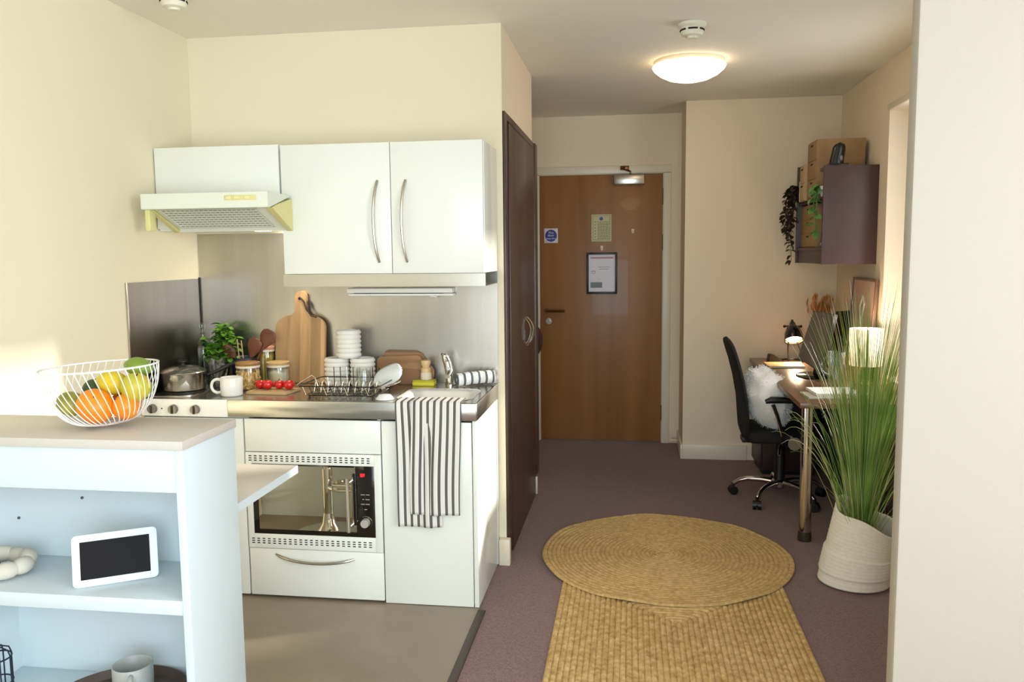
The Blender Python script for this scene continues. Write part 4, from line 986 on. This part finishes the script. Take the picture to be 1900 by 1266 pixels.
MB().tube(bez((bx+.165, by-.02, .235), (bx+.185, by-.02, .262), (bx+.175, by+.06, .275), (bx+.160, by+.07, .245), 8), .006, 8).build('handle', cotton_m, t)
MB().lathe([(.113, .09), (.001, .095)], (bx+.02, by, .001), 32, cap0=False).build('filling', mat('moss_dark', (46, 40, 30), .95, bump=1, bscale=80), t)
# grass
gm = mat('grass_blade', (94, 132, 56), .40, rgb2=(152, 186, 88), vscale=6, spec=.4)
gm2 = mat('grass_blade_dry', (170, 172, 110), .40, rgb2=(206, 200, 150), vscale=6)
t = thing('grass_plant', (bx+.025, by, .09), 'tall feathery artificial grass growing from the white basket', 'plant')
Q = random.Random(21)
def blade(b, p0, p1, p2, p3, w, n=9):
    pts = bez(p0, p1, p2, p3, n); view = Vector((Q.uniform(-1, 1), Q.uniform(-1, 1), 0)).normalized()
    L_, R_ = [], []
    for i, p in enumerate(pts):
        ww = w*(1-(i/n)**2.2*.85); tg = (pts[min(i+1, n)]-pts[max(i-1, 0)]).normalized(); sd = tg.cross(view)
        if sd.length < 1e-3: sd = Vector((1, 0, 0))
        sd.normalize(); L_.append(b.bm.verts.new(p-sd*ww)); R_.append(b.bm.verts.new(p+sd*ww))
    for i in range(n): b.bm.faces.new((L_[i], R_[i], R_[i+1], L_[i+1]))
bl = MB(); bl2 = MB()
for i in range(680):
    a = Q.uniform(0, 2*PI); r0 = Q.uniform(0, .034); r1 = abs(Q.gauss(0, .09))+.02; h = Q.uniform(.80, 1.22) if Q.random() < .8 else Q.uniform(.35, .7)
    base = Vector((bx+.03+r0*math.cos(a), by+r0*math.sin(a), .10)); out = Vector((math.cos(a)*1.05, math.sin(a), 0))
    lean_ = Vector((.035, 0, 0))
    tip = base+out*r1*1.5+lean_+Vector((0, 0, h))
    if tip.x > 1.30: tip.x = 1.30-Q.uniform(0, .04)
    blade(bl if i % 5 else bl2, base, base+out*r1*.12+Vector((0, 0, h*.38)), base+out*r1*.7+lean_*.6+Vector((0, 0, h*.75)), tip, Q.uniform(.0011, .0021))
bl.build('green_blades', gm, t, kind='stuff', sharp=180); bl2.build('straw_blades', gm2, t, kind='stuff', sharp=180)
# individually arching blades on the left side
for i in range(26):
    b = MB(); base = Vector((bx+.0+Q.uniform(-.03, .03), by+Q.uniform(-.04, .03), .11)); h = Q.uniform(.50, .80); rch = Q.uniform(.14, .34)
    yy = Q.uniform(-.10, .06)
    blade(b, base, base+Vector((-rch*.25, yy*.3, h*.6)), base+Vector((-rch*.7, yy*.7, h*1.02)), base+Vector((-rch, yy, h*Q.uniform(.86, 1.0))), Q.uniform(.0014, .0024), 12)
    b.build('blade', gm2 if i % 2 else gm, t, sharp=180)
for i in range(12):
    b = MB(); base = Vector((bx+.03+Q.uniform(-.03, .03), by+Q.uniform(-.04, .03), .11)); h = Q.uniform(.85, 1.12); rch = Q.uniform(.02, .20)
    blade(b, base, base+Vector((-rch*.2, -.02, h*.4)), base+Vector((-rch*.6, -.03, h*.75)), base+Vector((-rch, -.04, h)), Q.uniform(.002, .003), 12)
    b.build('blade', gm2, t, sharp=180)

# ================================================================== DESK AREA
DX0, DX1, DY0, DY1, DZ = .806, 1.352, 4.055, 5.775, .72
t = thing('desk', (1.08, 4.9, 0), 'long dark brown desk against the right wall', 'desk')
MB().box(DX0, DX1, DY0, DY1, .694, DZ, .002).build('top', desk_m, t)
lg = MB().cyl((.868, 4.175, .012), (.868, 4.175, .694), .030, seg=32).build('leg', chrome_m, t)
MB().lathe([(.033, .001), (.034, .012), (.031, .05)], (.868, 4.175, 0), 28).build('foot', mat('leg_foot', (88, 76, 70), .3, .7), lg)
MB().box(1.20, 1.23, 4.12, 5.76, .10, .69, .001).build('modesty_panel', deskdark_m, t)
MB().box(1.235, 1.345, 4.10, 4.13, .004, .693, .001).build('end_support', deskdark_m, t)
t = thing('drawer_pedestal', (1.01, 5.60, 0), 'dark brown drawer pedestal under the far end of desk', 'drawers')
MB().box(.845, 1.18, 5.40, 5.765, .03, .685, .002).build('carcass', deskdark_m, t)
for i in range(3): 
    d = MB().box(.830, .844, 5.405, 5.76, .04+.214*i, .246+.214*i, .002).build('drawer', deskdark_m, t)
    MB().tube([(.830, 5.50, .19+.214*i), (.815, 5.51, .19+.214*i), (.815, 5.65, .19+.214*i), (.830, 5.66, .19+.214*i)], .005, 6).build('handle', satin_m, d)
MB().box(.85, 1.17, 5.42, 5.75, .002, .03).build('plinth', black_m, t)
DT = DZ+.0006
# desk lamp
t = thing('desk_lamp', (1.055, 5.60, DT), 'lit black bell-shaped desk lamp at the desk far end', 'lamp')
lampb = mat('lamp_black', (22, 18, 18), .25, coat=.4)
MB().tube([(1.055+.075*math.cos(2*PI*k/30), 5.60+.075*math.sin(2*PI*k/30), DT+.006) for k in range(30)], .005, 6, True).build('base', lampb, t)
MB().tube([(1.02, 5.545, DT+.006), (1.022, 5.585, DT+.10), (1.035, 5.60, DT+.215)], .0045, 8).tube([(1.13, 5.60, DT+.006), (1.085, 5.60, DT+.12), (1.06, 5.60, DT+.215)], .0035, 8).build('stand', lampb, t)
LM = Matrix.Translation((1.055, 5.555, DT+.142)) @ rot('X', -34)
MB().lathe([(.059, 0), (.060, .004), (.057, .05), (.045, .085), (.028, .108), (.022, .115), (.020, .128), (.012, .140), (.007, .156), (.001, .158), (.001, .10), (.026, .102), (.042, .084), (.054, .05), (.056, .004)], (0, 0, 0), 40, cap0=False, cap1=False).xf(LM).build('shade', lampb, t, sharp=50)
MB().tube([(-.052, 0, .108), (.052, 0, .108)], .006, 8).sphere((-.052, 0, .108), .010, 2).sphere((.052, 0, .108), .010, 2).xf(LM).build('yoke', lampb, t)
MB().lathe([(.052, .006), (.045, -.002), (.02, -.006), (.001, -.007)], (0, 0, .012), 32, cap0=True).xf(LM).build('bulb', mat('desk_bulb', (255, 236, 204), .3, emit=14, emit_rgb=(255, 214, 156)), t)
light('desk_lamp_light', 'SPOT', (1.055, 5.535, DT+.125), (-.05, -.42, -1), 9, (1, .78, .50), spot_size=2.4, spot_blend=.6, shadow_soft_size=.04)
# notebook
t = thing('notebook', (.965, 5.38, DT), 'closed cream notebook lying under the desk lamp', 'notebook')
MB().prism([(.855, 5.27), (1.075, 5.285), (1.090, 5.49), (.850, 5.475)], DT, DT+.012, 'Z', .001).build('cover', mat('notebook_tan', (214, 176, 116), .5), t)
MB().prism([(.858, 5.268), (1.072, 5.283), (1.076, 5.30), (.857, 5.285)], DT+.003, DT+.009, 'Z').build('pages', paper_m, t)
t = MB().prism([(.0, 0), (.10, 0), (.10, .012), (.035, .055), (.01, .058)], -.02, .02, 'Y', .005).xf(Matrix.Translation((.885, 5.545, DT)) @ rot('Z', 12))
tag(t.build('stapler', black_m), 'small black wedge-shaped stapler left of the desk lamp', 'stapler')
# monitor (slanted grey screen seen from the side)
t = thing('monitor', (1.03, 4.96, DT), 'dark grey monitor tilted back on the desk', 'monitor')
bl_, br_, tl_, tr_ = Vector((1.005, 5.17, .80)), Vector((1.058, 4.80, .762)), Vector((1.098, 5.20, 1.085)), Vector((1.128, 4.815, 1.093))
nn = (br_-bl_).cross(tl_-bl_).normalized()
if nn.x < 0: nn = -nn
def quad_slab(q, th): 
    b = MB(); A = [b.bm.verts.new(p) for p in q]; B = [b.bm.verts.new(p+nn*th) for p in q]
    b.bm.faces.new(A); b.bm.faces.new(B[::-1])
    for i in range(4): b.bm.faces.new((A[i], B[i], B[(i+1) % 4], A[(i+1) % 4]))
    return b
quad_slab([bl_, br_, tr_, tl_], .022).build('casing', mat('monitor_dark', (42, 40, 40), .4), t)
ctr = (bl_+br_+tr_+tl_)/4
quad_slab([ctr+(p-ctr)*.965-nn*.0006 for p in (bl_, br_, tr_, tl_)], .0005).build('screen', mat('monitor_screen', (112, 103, 94), .6), t)
MB().tube([(1.085, 4.98, DT+.008), (1.10, 4.99, DT+.12), (1.10, 4.99, DT+.22)], [.03, .022, .02], 12).build('stand', black_m, t)
MB().lathe([(.105, 0), (.11, .004), (.10, .009), (.001, .011)], (0, 0, 0), 40).xf(Matrix.Translation((1.055, 4.95, DT)) @ Matrix.Diagonal((.9, 1.25, 1, 1))).build('base', blackgloss_m, t)
# glass mug
t = thing('glass_mug', (1.075, 4.52, DT), 'clear glass tankard on the desk in front of monitor', 'glass')
MB().lathe([(.031, 0), (.034, .004), (.036, .05), (.041, .12), (.044, .195), (.0415, .195), (.038, .12), (.033, .05), (.030, .014), (.001, .012)], (1.075, 4.52, DT), 36).build('body', glass_m, t, sharp=50)
MB().tube(bez((1.036, 4.51, DT+.165), (.985, 4.50, DT+.17), (.985, 4.50, DT+.07), (1.040, 4.51, DT+.075), 12), .007, 8).build('handle', glass_m, t)
# notebooks at the near end
for (x0, x1, y0, y1, z0, z1, nm, lb, m_) in ((.862, 1.09, 4.175, 4.34, DT, DT+.010, 'magazine', 'thin grey magazine under the white notebook on the desk', mat('mag_grey', (196, 188, 178), .4)), (.905, 1.125, 4.20, 4.40, DT+.0105, DT+.024, 'notebook', 'white notebook on top of the magazine at desk front', paper_m)):
    t = thing(nm, ((x0+x1)/2, (y0+y1)/2, z0), lb, 'notebook')
    MB().box(x0, x1, y0, y1, z0, z1, .001, 1, Matrix.Translation(((x0+x1)/2, (y0+y1)/2, 0)) @ rot('Z', 4) @ Matrix.Translation((-(x0+x1)/2, -(y0+y1)/2, 0))).build('cover', m_, t)
    MB().box(x0+.003, x1-.001, y0-.0008, y0+.01, z0+.0025, z1-.0025, 0, 1, Matrix.Translation(((x0+x1)/2, (y0+y1)/2, 0)) @ rot('Z', 4) @ Matrix.Translation((-(x0+x1)/2, -(y0+y1)/2, 0))).build('pages', mat('page_edge', (222, 214, 200), .8), t)
# table lamp behind the grass
t = thing('table_lamp', (1.262, 4.66, DT), 'glowing white drum table lamp behind the tall grass', 'lamp')
MB().lathe([(.055, 0), (.058, .006), (.03, .014), (.012, .03), (.011, .13)], (1.262, 4.66, DT), 28).build('base', mat('lampbase_brass', (160, 130, 90), .3, .8), t)
MB().lathe([(.083, .105), (.087, .305)], (1.262, 4.66, DT), 40, cap0=False, cap1=False).build('shade', mat('shade_glow', (250, 240, 222), .8, emit=1.3, emit_rgb=(255, 226, 180)), t, solid=.002, sharp=180)
MB().sphere((1.262, 4.66, DT+.20), .032, 3).build('bulb', mat('table_bulb', (255, 230, 190), .3, emit=12, emit_rgb=(255, 206, 146)), t)
light('table_lamp_light', 'POINT', (1.262, 4.66, DT+.27), (0, 0, -1), 3.2, (1, .84, .66), shadow_soft_size=.03)
# picture leaning on wall
t = thing('picture_frame', (1.31, 5.05, DT), 'pink framed print leaning on the wall under cabinet', 'picture')
PM = Matrix.Translation((1.318, 5.04, DT)) @ rot('Y', 3.0)
fr = MB()
for b in ((-.24, -.225, 0, .565), (.225, .24, 0, .565), (-.225, .225, 0, .015), (-.225, .225, .55, .565)): fr.box(-.008, .008, b[0], b[1], b[2], b[3], .001)
fr.xf(PM).build('frame', mat('frame_wood', (120, 86, 66), .4), t)
MB().box(-.002, .004, -.225, .225, .015, .55).xf(PM).build('print', mat('print_pink', (214, 176, 156), .5), t)
MB().tube([(-.003, .02, .30), (-.003, .05, .40), (-.003, .0, .46), (-.003, -.04, .42), (-.003, -.01, .33)], .006, 6).xf(PM).build('line_art', paper_m, t)
t = thing('picture_frame', (1.27, 5.36, DT), 'small dark framed picture beside the dried flowers', 'picture')
PM = Matrix.Translation((1.262, 5.36, DT)) @ rot('Z', -50) @ rot('Y', 10)
MB().box(-.006, .006, -.07, .07, 0, .36, .001).xf(PM).build('frame', mat('frame_brown', (84, 58, 46), .4), t)
MB().box(-.0072, -.006, -.055, .055, .02, .34).xf(PM).build('print', mat('print_tan', (150, 112, 84), .5), t)
# postcard behind monitor
t = MB().prism([(0, 0), (.11, 0), (.11, .20), (0, .20)], 0, .006, 'Y').xf(Matrix.Translation((1.19, 4.84, DT+.001)) @ rot('Z', -60) @ rot('X', -12))
tag(t.build('photo_card', mat('card_tan', (186, 150, 104), .5)), 'tan card propped up right of the monitor', 'card')
# dried flowers
t = thing('dried_flowers', (1.225, 5.60, DT), 'dried orange-brown stems in vase behind the monitor', 'flowers')
MB().lathe([(.04, 0), (.05, .02), (.052, .12), (.03, .19), (.032, .21), (.028, .21), (.026, .19), (.001, .18)], (1.225, 5.60, DT), 28).build('vase', mat('vase_tan', (150, 108, 76), .5), t)
dm = mat('dried_amber', (170, 112, 58), .8, rgb2=(200, 140, 78), vscale=20); Q = random.Random(4)
b = MB(); b2 = MB()
for i in range(60):
    a = Q.uniform(0, 2*PI); r = Q.uniform(.01, .085); tip = Vector((1.215+r*math.cos(a), 5.60+r*math.sin(a)*.6, DT+Q.uniform(.34, .435)))
    if tip.x > 1.32: tip.x = 1.32
    b.tube(bez((1.225, 5.60, DT+.15), (1.225, 5.60, DT+.28), (tip.x, tip.y, tip.z-.08), tip, 5), .0012, 4)
    b2.tube([tip-Vector((0, 0, .03)), tip, tip+Vector((.004, 0, .022))], [.002, .0065, .001], 5)
b.build('stems', dm, t, kind='stuff'); b2.build('seed_heads', dm, t, kind='stuff')

# wall cabinet above the desk
t = thing('wall_shelf_unit', (1.21, 5.26, 1.369), 'open dark mauve wall unit hung above the desk', 'shelf')
SX0_ = 1.068
MB().box(SX0_, XR-.001, 4.895, 4.915, 1.369, 1.922, .001).build('end_panel', shelfu_m, t)
MB().box(SX0_-.005, XR-.001, 5.62, 5.64, 1.369, 1.985, .001).build('end_panel', shelfu_m, t)
MB().box(SX0_+.006, XR-.001, 4.915, 5.62, 1.735, 1.755, .001).build('shelf', shelfu_m, t)
MB().box(SX0_+.002, XR-.001, 4.915, 5.62, 1.448, 1.466, .001).build('shelf', shelfu_m, t)
MB().box(SX0_+.006, SX0_+.022, 4.915, 5.62, 1.372, 1.448, .001).build('fascia', shelfu_m, t)
MB().box(XR-.012, XR-.001, 4.915, 5.62, 1.466, 1.92).build('back_panel', shelfu_m, t)
MB().box(SX0_+.01, XR-.012, 4.915, 5.05, 1.902, 1.920, .001).build('top_board', shelfu_m, t)
# storage boxes
def drawer_box(x0, x1, y0, y1, z0, z1, rows, m_, label, group=None):
    t = thing('drawer_box', ((x0+x1)/2, (y0+y1)/2, z0), label, 'box', group)
    MB().box(x0+.002, x1, y0, y1, z0, z1, .002).build('shell', m_, t)
    n = rows
    for i in range(n):
        a = z0+.006+(z1-z0-.012)*i/n; b = z0+.006+(z1-z0-.012)*(i+1)/n-.004
        d = MB().box(x0-.002, x0+.004, y0+.006, y1-.006, a, b, .001).build('drawer', m_, t)
        ym = (y0+y1)/2; MB().box(x0-.0028, x0-.0018, ym-.03, ym+.03, b-.022, b-.012).build('slot', dark_gap_m, d)
    return t
drawer_box(1.068, 1.34, 5.10, 5.34, 1.7555, 2.095, 3, box_m, 'tall kraft drawer box on top of the wall unit')
drawer_box(1.052, 1.16, 5.352, 5.48, 1.7555, 1.975, 2, box2_m, 'narrow pale kraft drawer box at the end of wall unit')
drawer_box(1.085, 1.33, 5.16, 5.58, 1.4665, 1.728, 3, box_m, 'wide kraft drawer box inside the lower wall unit shelf')
t = tag(MB().box(1.055, 1.12, 5.49, 5.525, 1.7555, 1.885, .006).sphere((1.088, 5.508, 1.905), .022, 2).build('white_box', matt_cer), 'small white object between pale box and ivy', 'ornament')
# frame and plant cup at the lower shelf
t = thing('photo_stand', (1.105, 5.02, 1.4665), 'small black and white picture standing low in the wall unit', 'picture')
PM = Matrix.Translation((1.098, 5.02, 1.4675)) @ rot('Y', 8)
MB().box(-.004, .004, -.075, .075, 0, .105).xf(PM).build('backing', mat('pic_dark', (70, 70, 64), .5), t)
b = MB(); Q = random.Random(9)
for i in range(26):
    y, z = Q.uniform(-.065, .06), Q.uniform(.008, .092); b.box(-.0052, -.004, y, y+Q.uniform(.004, .016), z, z+Q.uniform(.003, .012))
b.xf(PM).build('print', mat('pic_white', (220, 216, 204), .6), t, kind='stuff')
# figure on the cabinet
t = thing('figurine', (1.165, 4.985, 1.9205), 'glossy black rounded figurine on top of the wall unit', 'figurine')
MB().box(1.105, 1.215, 4.955, 5.015, 1.9205, 1.94, .006).build('plinth', figure_m, t)
b = MB(); rs = []
for i in range(11):
    u = i/10; z = 1.94+.118*u; w = .040*(1-.15*u)*math.sqrt(max(.02, 1-max(0, (u-.72)/.28)**2)); cxx = 1.152+.018*u
    rs.append([(cxx+w*math.cos(2*PI*k/16), 4.985+.026*math.sin(2*PI*k/16)*min(1, w/.03), z) for k in range(16)])
b.rings(rs); b.build('body', figure_m, t)
MB().sphere((1.172, 4.958, 1.968), .012, 2, (.8, .5, 1.5)).build('badge', mat('badge_grey', (110, 110, 108), .4), t)
# trailing plants
ivy_m = mat('ivy_dark', (58, 46, 28), .55, rgb2=(40, 36, 24), vscale=20); pothos_m = mat('pothos_green', (86, 140, 72), .45, rgb2=(110, 158, 84), vscale=12)
def trailing(name, label, base, strands, me, lm_, Q, n, sc, spread, potm):
    t = thing(name, base, label, 'plant')
    MB().lathe([(.030, 0), (.040, .05), (.042, .06), (.038, .06), (.001, .052)], base, 20).build('pot', potm, t)
    st = MB()
    for S_ in strands:
        pts = bez(*S_, n); st.tube(pts, .0016, 5)
        for i, p in enumerate(pts):
            for k in range(2):
                a = Q.uniform(0, 2*PI); d = Vector((math.cos(a)*spread[0]-.35, math.sin(a)*spread[1], Q.uniform(-.8, .15)))
                put_leaf(me, t, p, d, Q.uniform(-.6, .6), sc*Q.uniform(.7, 1.15))
    st.build('stems', lm_, t); return t
il = leaf_mesh('leaf', ivy_m, .034, .026, .3); pl = leaf_mesh('leaf', pothos_m, .050, .040, .3)
Q = random.Random(17)
P0 = (1.085, 5.575, 1.7555)
trailing('ivy', 'dark trailing ivy hanging down the wall unit far end', P0, [((1.085, 5.57, 1.81), (1.03, 5.57, 1.93), (1.00, 5.59, 1.84), (1.012, 5.60, 1.50)), ((1.08, 5.58, 1.81), (1.03, 5.60, 1.91), (1.02, 5.61, 1.75), (1.035, 5.62, 1.38)), ((1.08, 5.58, 1.81), (1.00, 5.59, 1.90), (.985, 5.60, 1.80), (.99, 5.61, 1.60)), ((1.08, 5.58, 1.81), (1.03, 5.58, 1.90), (1.03, 5.59, 1.82), (1.04, 5.60, 1.62))], il, ivy_m, Q, 30, 1.15, (.9, .5), black_m)
trailing('pothos', 'bright green trailing pothos in front of the kraft boxes', (1.105, 4.99, 1.7555), [((1.10, 4.99, 1.80), (1.05, 5.02, 1.86), (1.035, 5.03, 1.76), (1.045, 5.04, 1.70)), ((1.10, 4.99, 1.80), (1.04, 4.98, 1.84), (1.03, 5.0, 1.74), (1.045, 5.02, 1.60)), ((1.10, 5.0, 1.80), (1.045, 4.96, 1.84), (1.035, 4.95, 1.70), (1.045, 4.97, 1.56))], pl, pothos_m, Q, 5, .95, (.8, .8), matt_cer)

# ------------------------------------------------------------------ office chair
cx0, cy0 = .862, 4.87
t = thing('office_chair', (cx0, cy0, 0), 'black mesh-backed office chair with chrome base at desk', 'chair')
prof = [(.545, .955), (.566, .90), (.592, .82), (.618, .72), (.640, .60), (.648, .50), (.655, .42), (.668, .355)]
b = MB(); rs = []
pp = []
for i in range(len(prof)-1):
    for k in range(4): pp.append(Vector((prof[i][0], 0, prof[i][1])).lerp(Vector((prof[i+1][0], 0, prof[i+1][1])), k/4))
pp.append(Vector((prof[-1][0], 0, prof[-1][1])))
n = len(pp)
for i, p in enumerate(pp):
    tg = (pp[min(i+1, n-1)]-pp[max(i-1, 0)]).normalized(); nr = Vector((tg.z, 0, -tg.x)); u = i/(n-1)
    w = .20*math.sqrt(max(.03, 1-abs(2*u-1)**8)); th = .019*math.sqrt(max(.1, 1-abs(2*u-1)**10))
    ring = []
    for k in range(20):
        a = 2*PI*k/20; ca, sa = math.cos(a), math.sin(a)
        ring.append(p+Vector((0, cy0, 0))+Vector((0, 1, 0))*w*(abs(ca)**.5*(1 if ca > 0 else -1))+nr*th*(abs(sa)**.7*(1 if sa > 0 else -1)))
    rs.append(ring)
b.rings(rs); b.build('backrest', mesh_m, t, sharp=60)
MB().box(.655, 1.10, cy0-.225, cy0+.225, .375, .435, .028, 4).build('seat', mesh_m, t)
MB().box(.64, .95, cy0-.05, cy0+.05, .345, .376, .006).tube([(.70, cy0, .36), (.66, cy0, .37), (.645, cy0, .45)], .018, 10).build('mechanism', black_m, t)
for s_ in (-1, 1):
    y = cy0+s_*.245
    a_ = MB().tube([(.775, y, .605), (.80, y, .54), (.835, y-s_*.01, .42), (.845, y-s_*.04, .372)], .011, 10).build('arm_support', black_m, t)
    MB().tube([(.768, y-.012, .600), (.792, y-.012, .54), (.826, y-.012-s_*.01, .43)], .004, 6).build('chrome_inlay', chrome_m, a_)
    MB().tube([(.735, y, .622), (.765, y, .632), (.83, y, .632), (.885, y, .626)], [.012, .019, .018, .012], 12).build('armrest', black_m, t)
MB().cyl((.893, cy0-.262, .392), (.893, cy0-.19, .392), .036, .04, 28).build('tension_knob', chrome_m, t)
MB().cyl((cx0, cy0, .09), (cx0, cy0, .35), .032, .028, 20).build('gas_lift', black_m, t)
MB().tube([(.86, cy0-.06, .35), (.83, cy0-.16, .335), (.82, cy0-.21, .315)], .006, 8).build('height_lever', chrome_m, t)
MB().lathe([(.04, .075), (.048, .085), (.048, .115), (.036, .125)], (cx0, cy0, 0), 24).build('hub', chrome_m, t)
for k in range(5):
    a = math.radians(162+72*k); dx, dy = math.cos(a), math.sin(a)
    P_ = [(cx0+dx*r, cy0+dy*r, z) for r, z in ((.03, .105), (.10, .110), (.18, .106), (.23, .090), (.262, .066))]
    MB().tube(P_, [.020, .017, .015, .013, .012], 12).build('base_leg', chrome_m, t)
    q = Vector((cx0+dx*.265, cy0+dy*.265, 0)); px_, py_ = -math.sin(a+.5), math.cos(a+.5)
    c_ = MB()
    for s_ in (-1, 1):
        o_ = q+Vector((px_*.013*s_, py_*.013*s_, .0265)); c_.cyl(o_-Vector((px_*.010, py_*.010, 0)), o_+Vector((px_*.010, py_*.010, 0)), .026, seg=20)
    c_.cyl(q+Vector((0, 0, .04)), q+Vector((0, 0, .072)), .008, seg=10)
    c_.sphere(q+Vector((0, 0, .034)), .024, 2, (1, 1, .8))
    c_.build('castor', black_m, t)
# fleece cushion
t = thing('fleece_cushion', (.775, cy0-.02, .44), 'fluffy white fleece cushion on the black office chair', 'cushion')
CM = Matrix.Translation((.775, cy0-.03, .612)) @ rot('Y', -24)
b = MB().sphere((0, 0, 0), 1., 4, (.125, .20, .178), disp=lambda v: .12*noise.noise(v*2.2)+.05*noise.noise(v*6)).xf(CM)
co_ = [v.co.copy() for v in b.bm.verts]
b.build('core', fluff_m, t, sharp=180)
f = MB(); Q = random.Random(8); cc = Vector((.775, cy0-.03, .612))
for v in co_:
    d0 = (v-cc).normalized()
    for k in range(3):
        d = (d0+Vector((Q.uniform(-.6, .6), Q.uniform(-.6, .6), Q.uniform(-.8, .4)))).normalized(); s_ = d.orthogonal().normalized()*.0022; L_ = Q.uniform(.008, .018); o_ = v+Vector((Q.uniform(-.008, .008), Q.uniform(-.008, .008), Q.uniform(-.008, .008)))
        f.face((o_-s_, o_+s_, o_+d*L_))
f.build('fleece', fluff_m, t, kind='stuff', sharp=180)
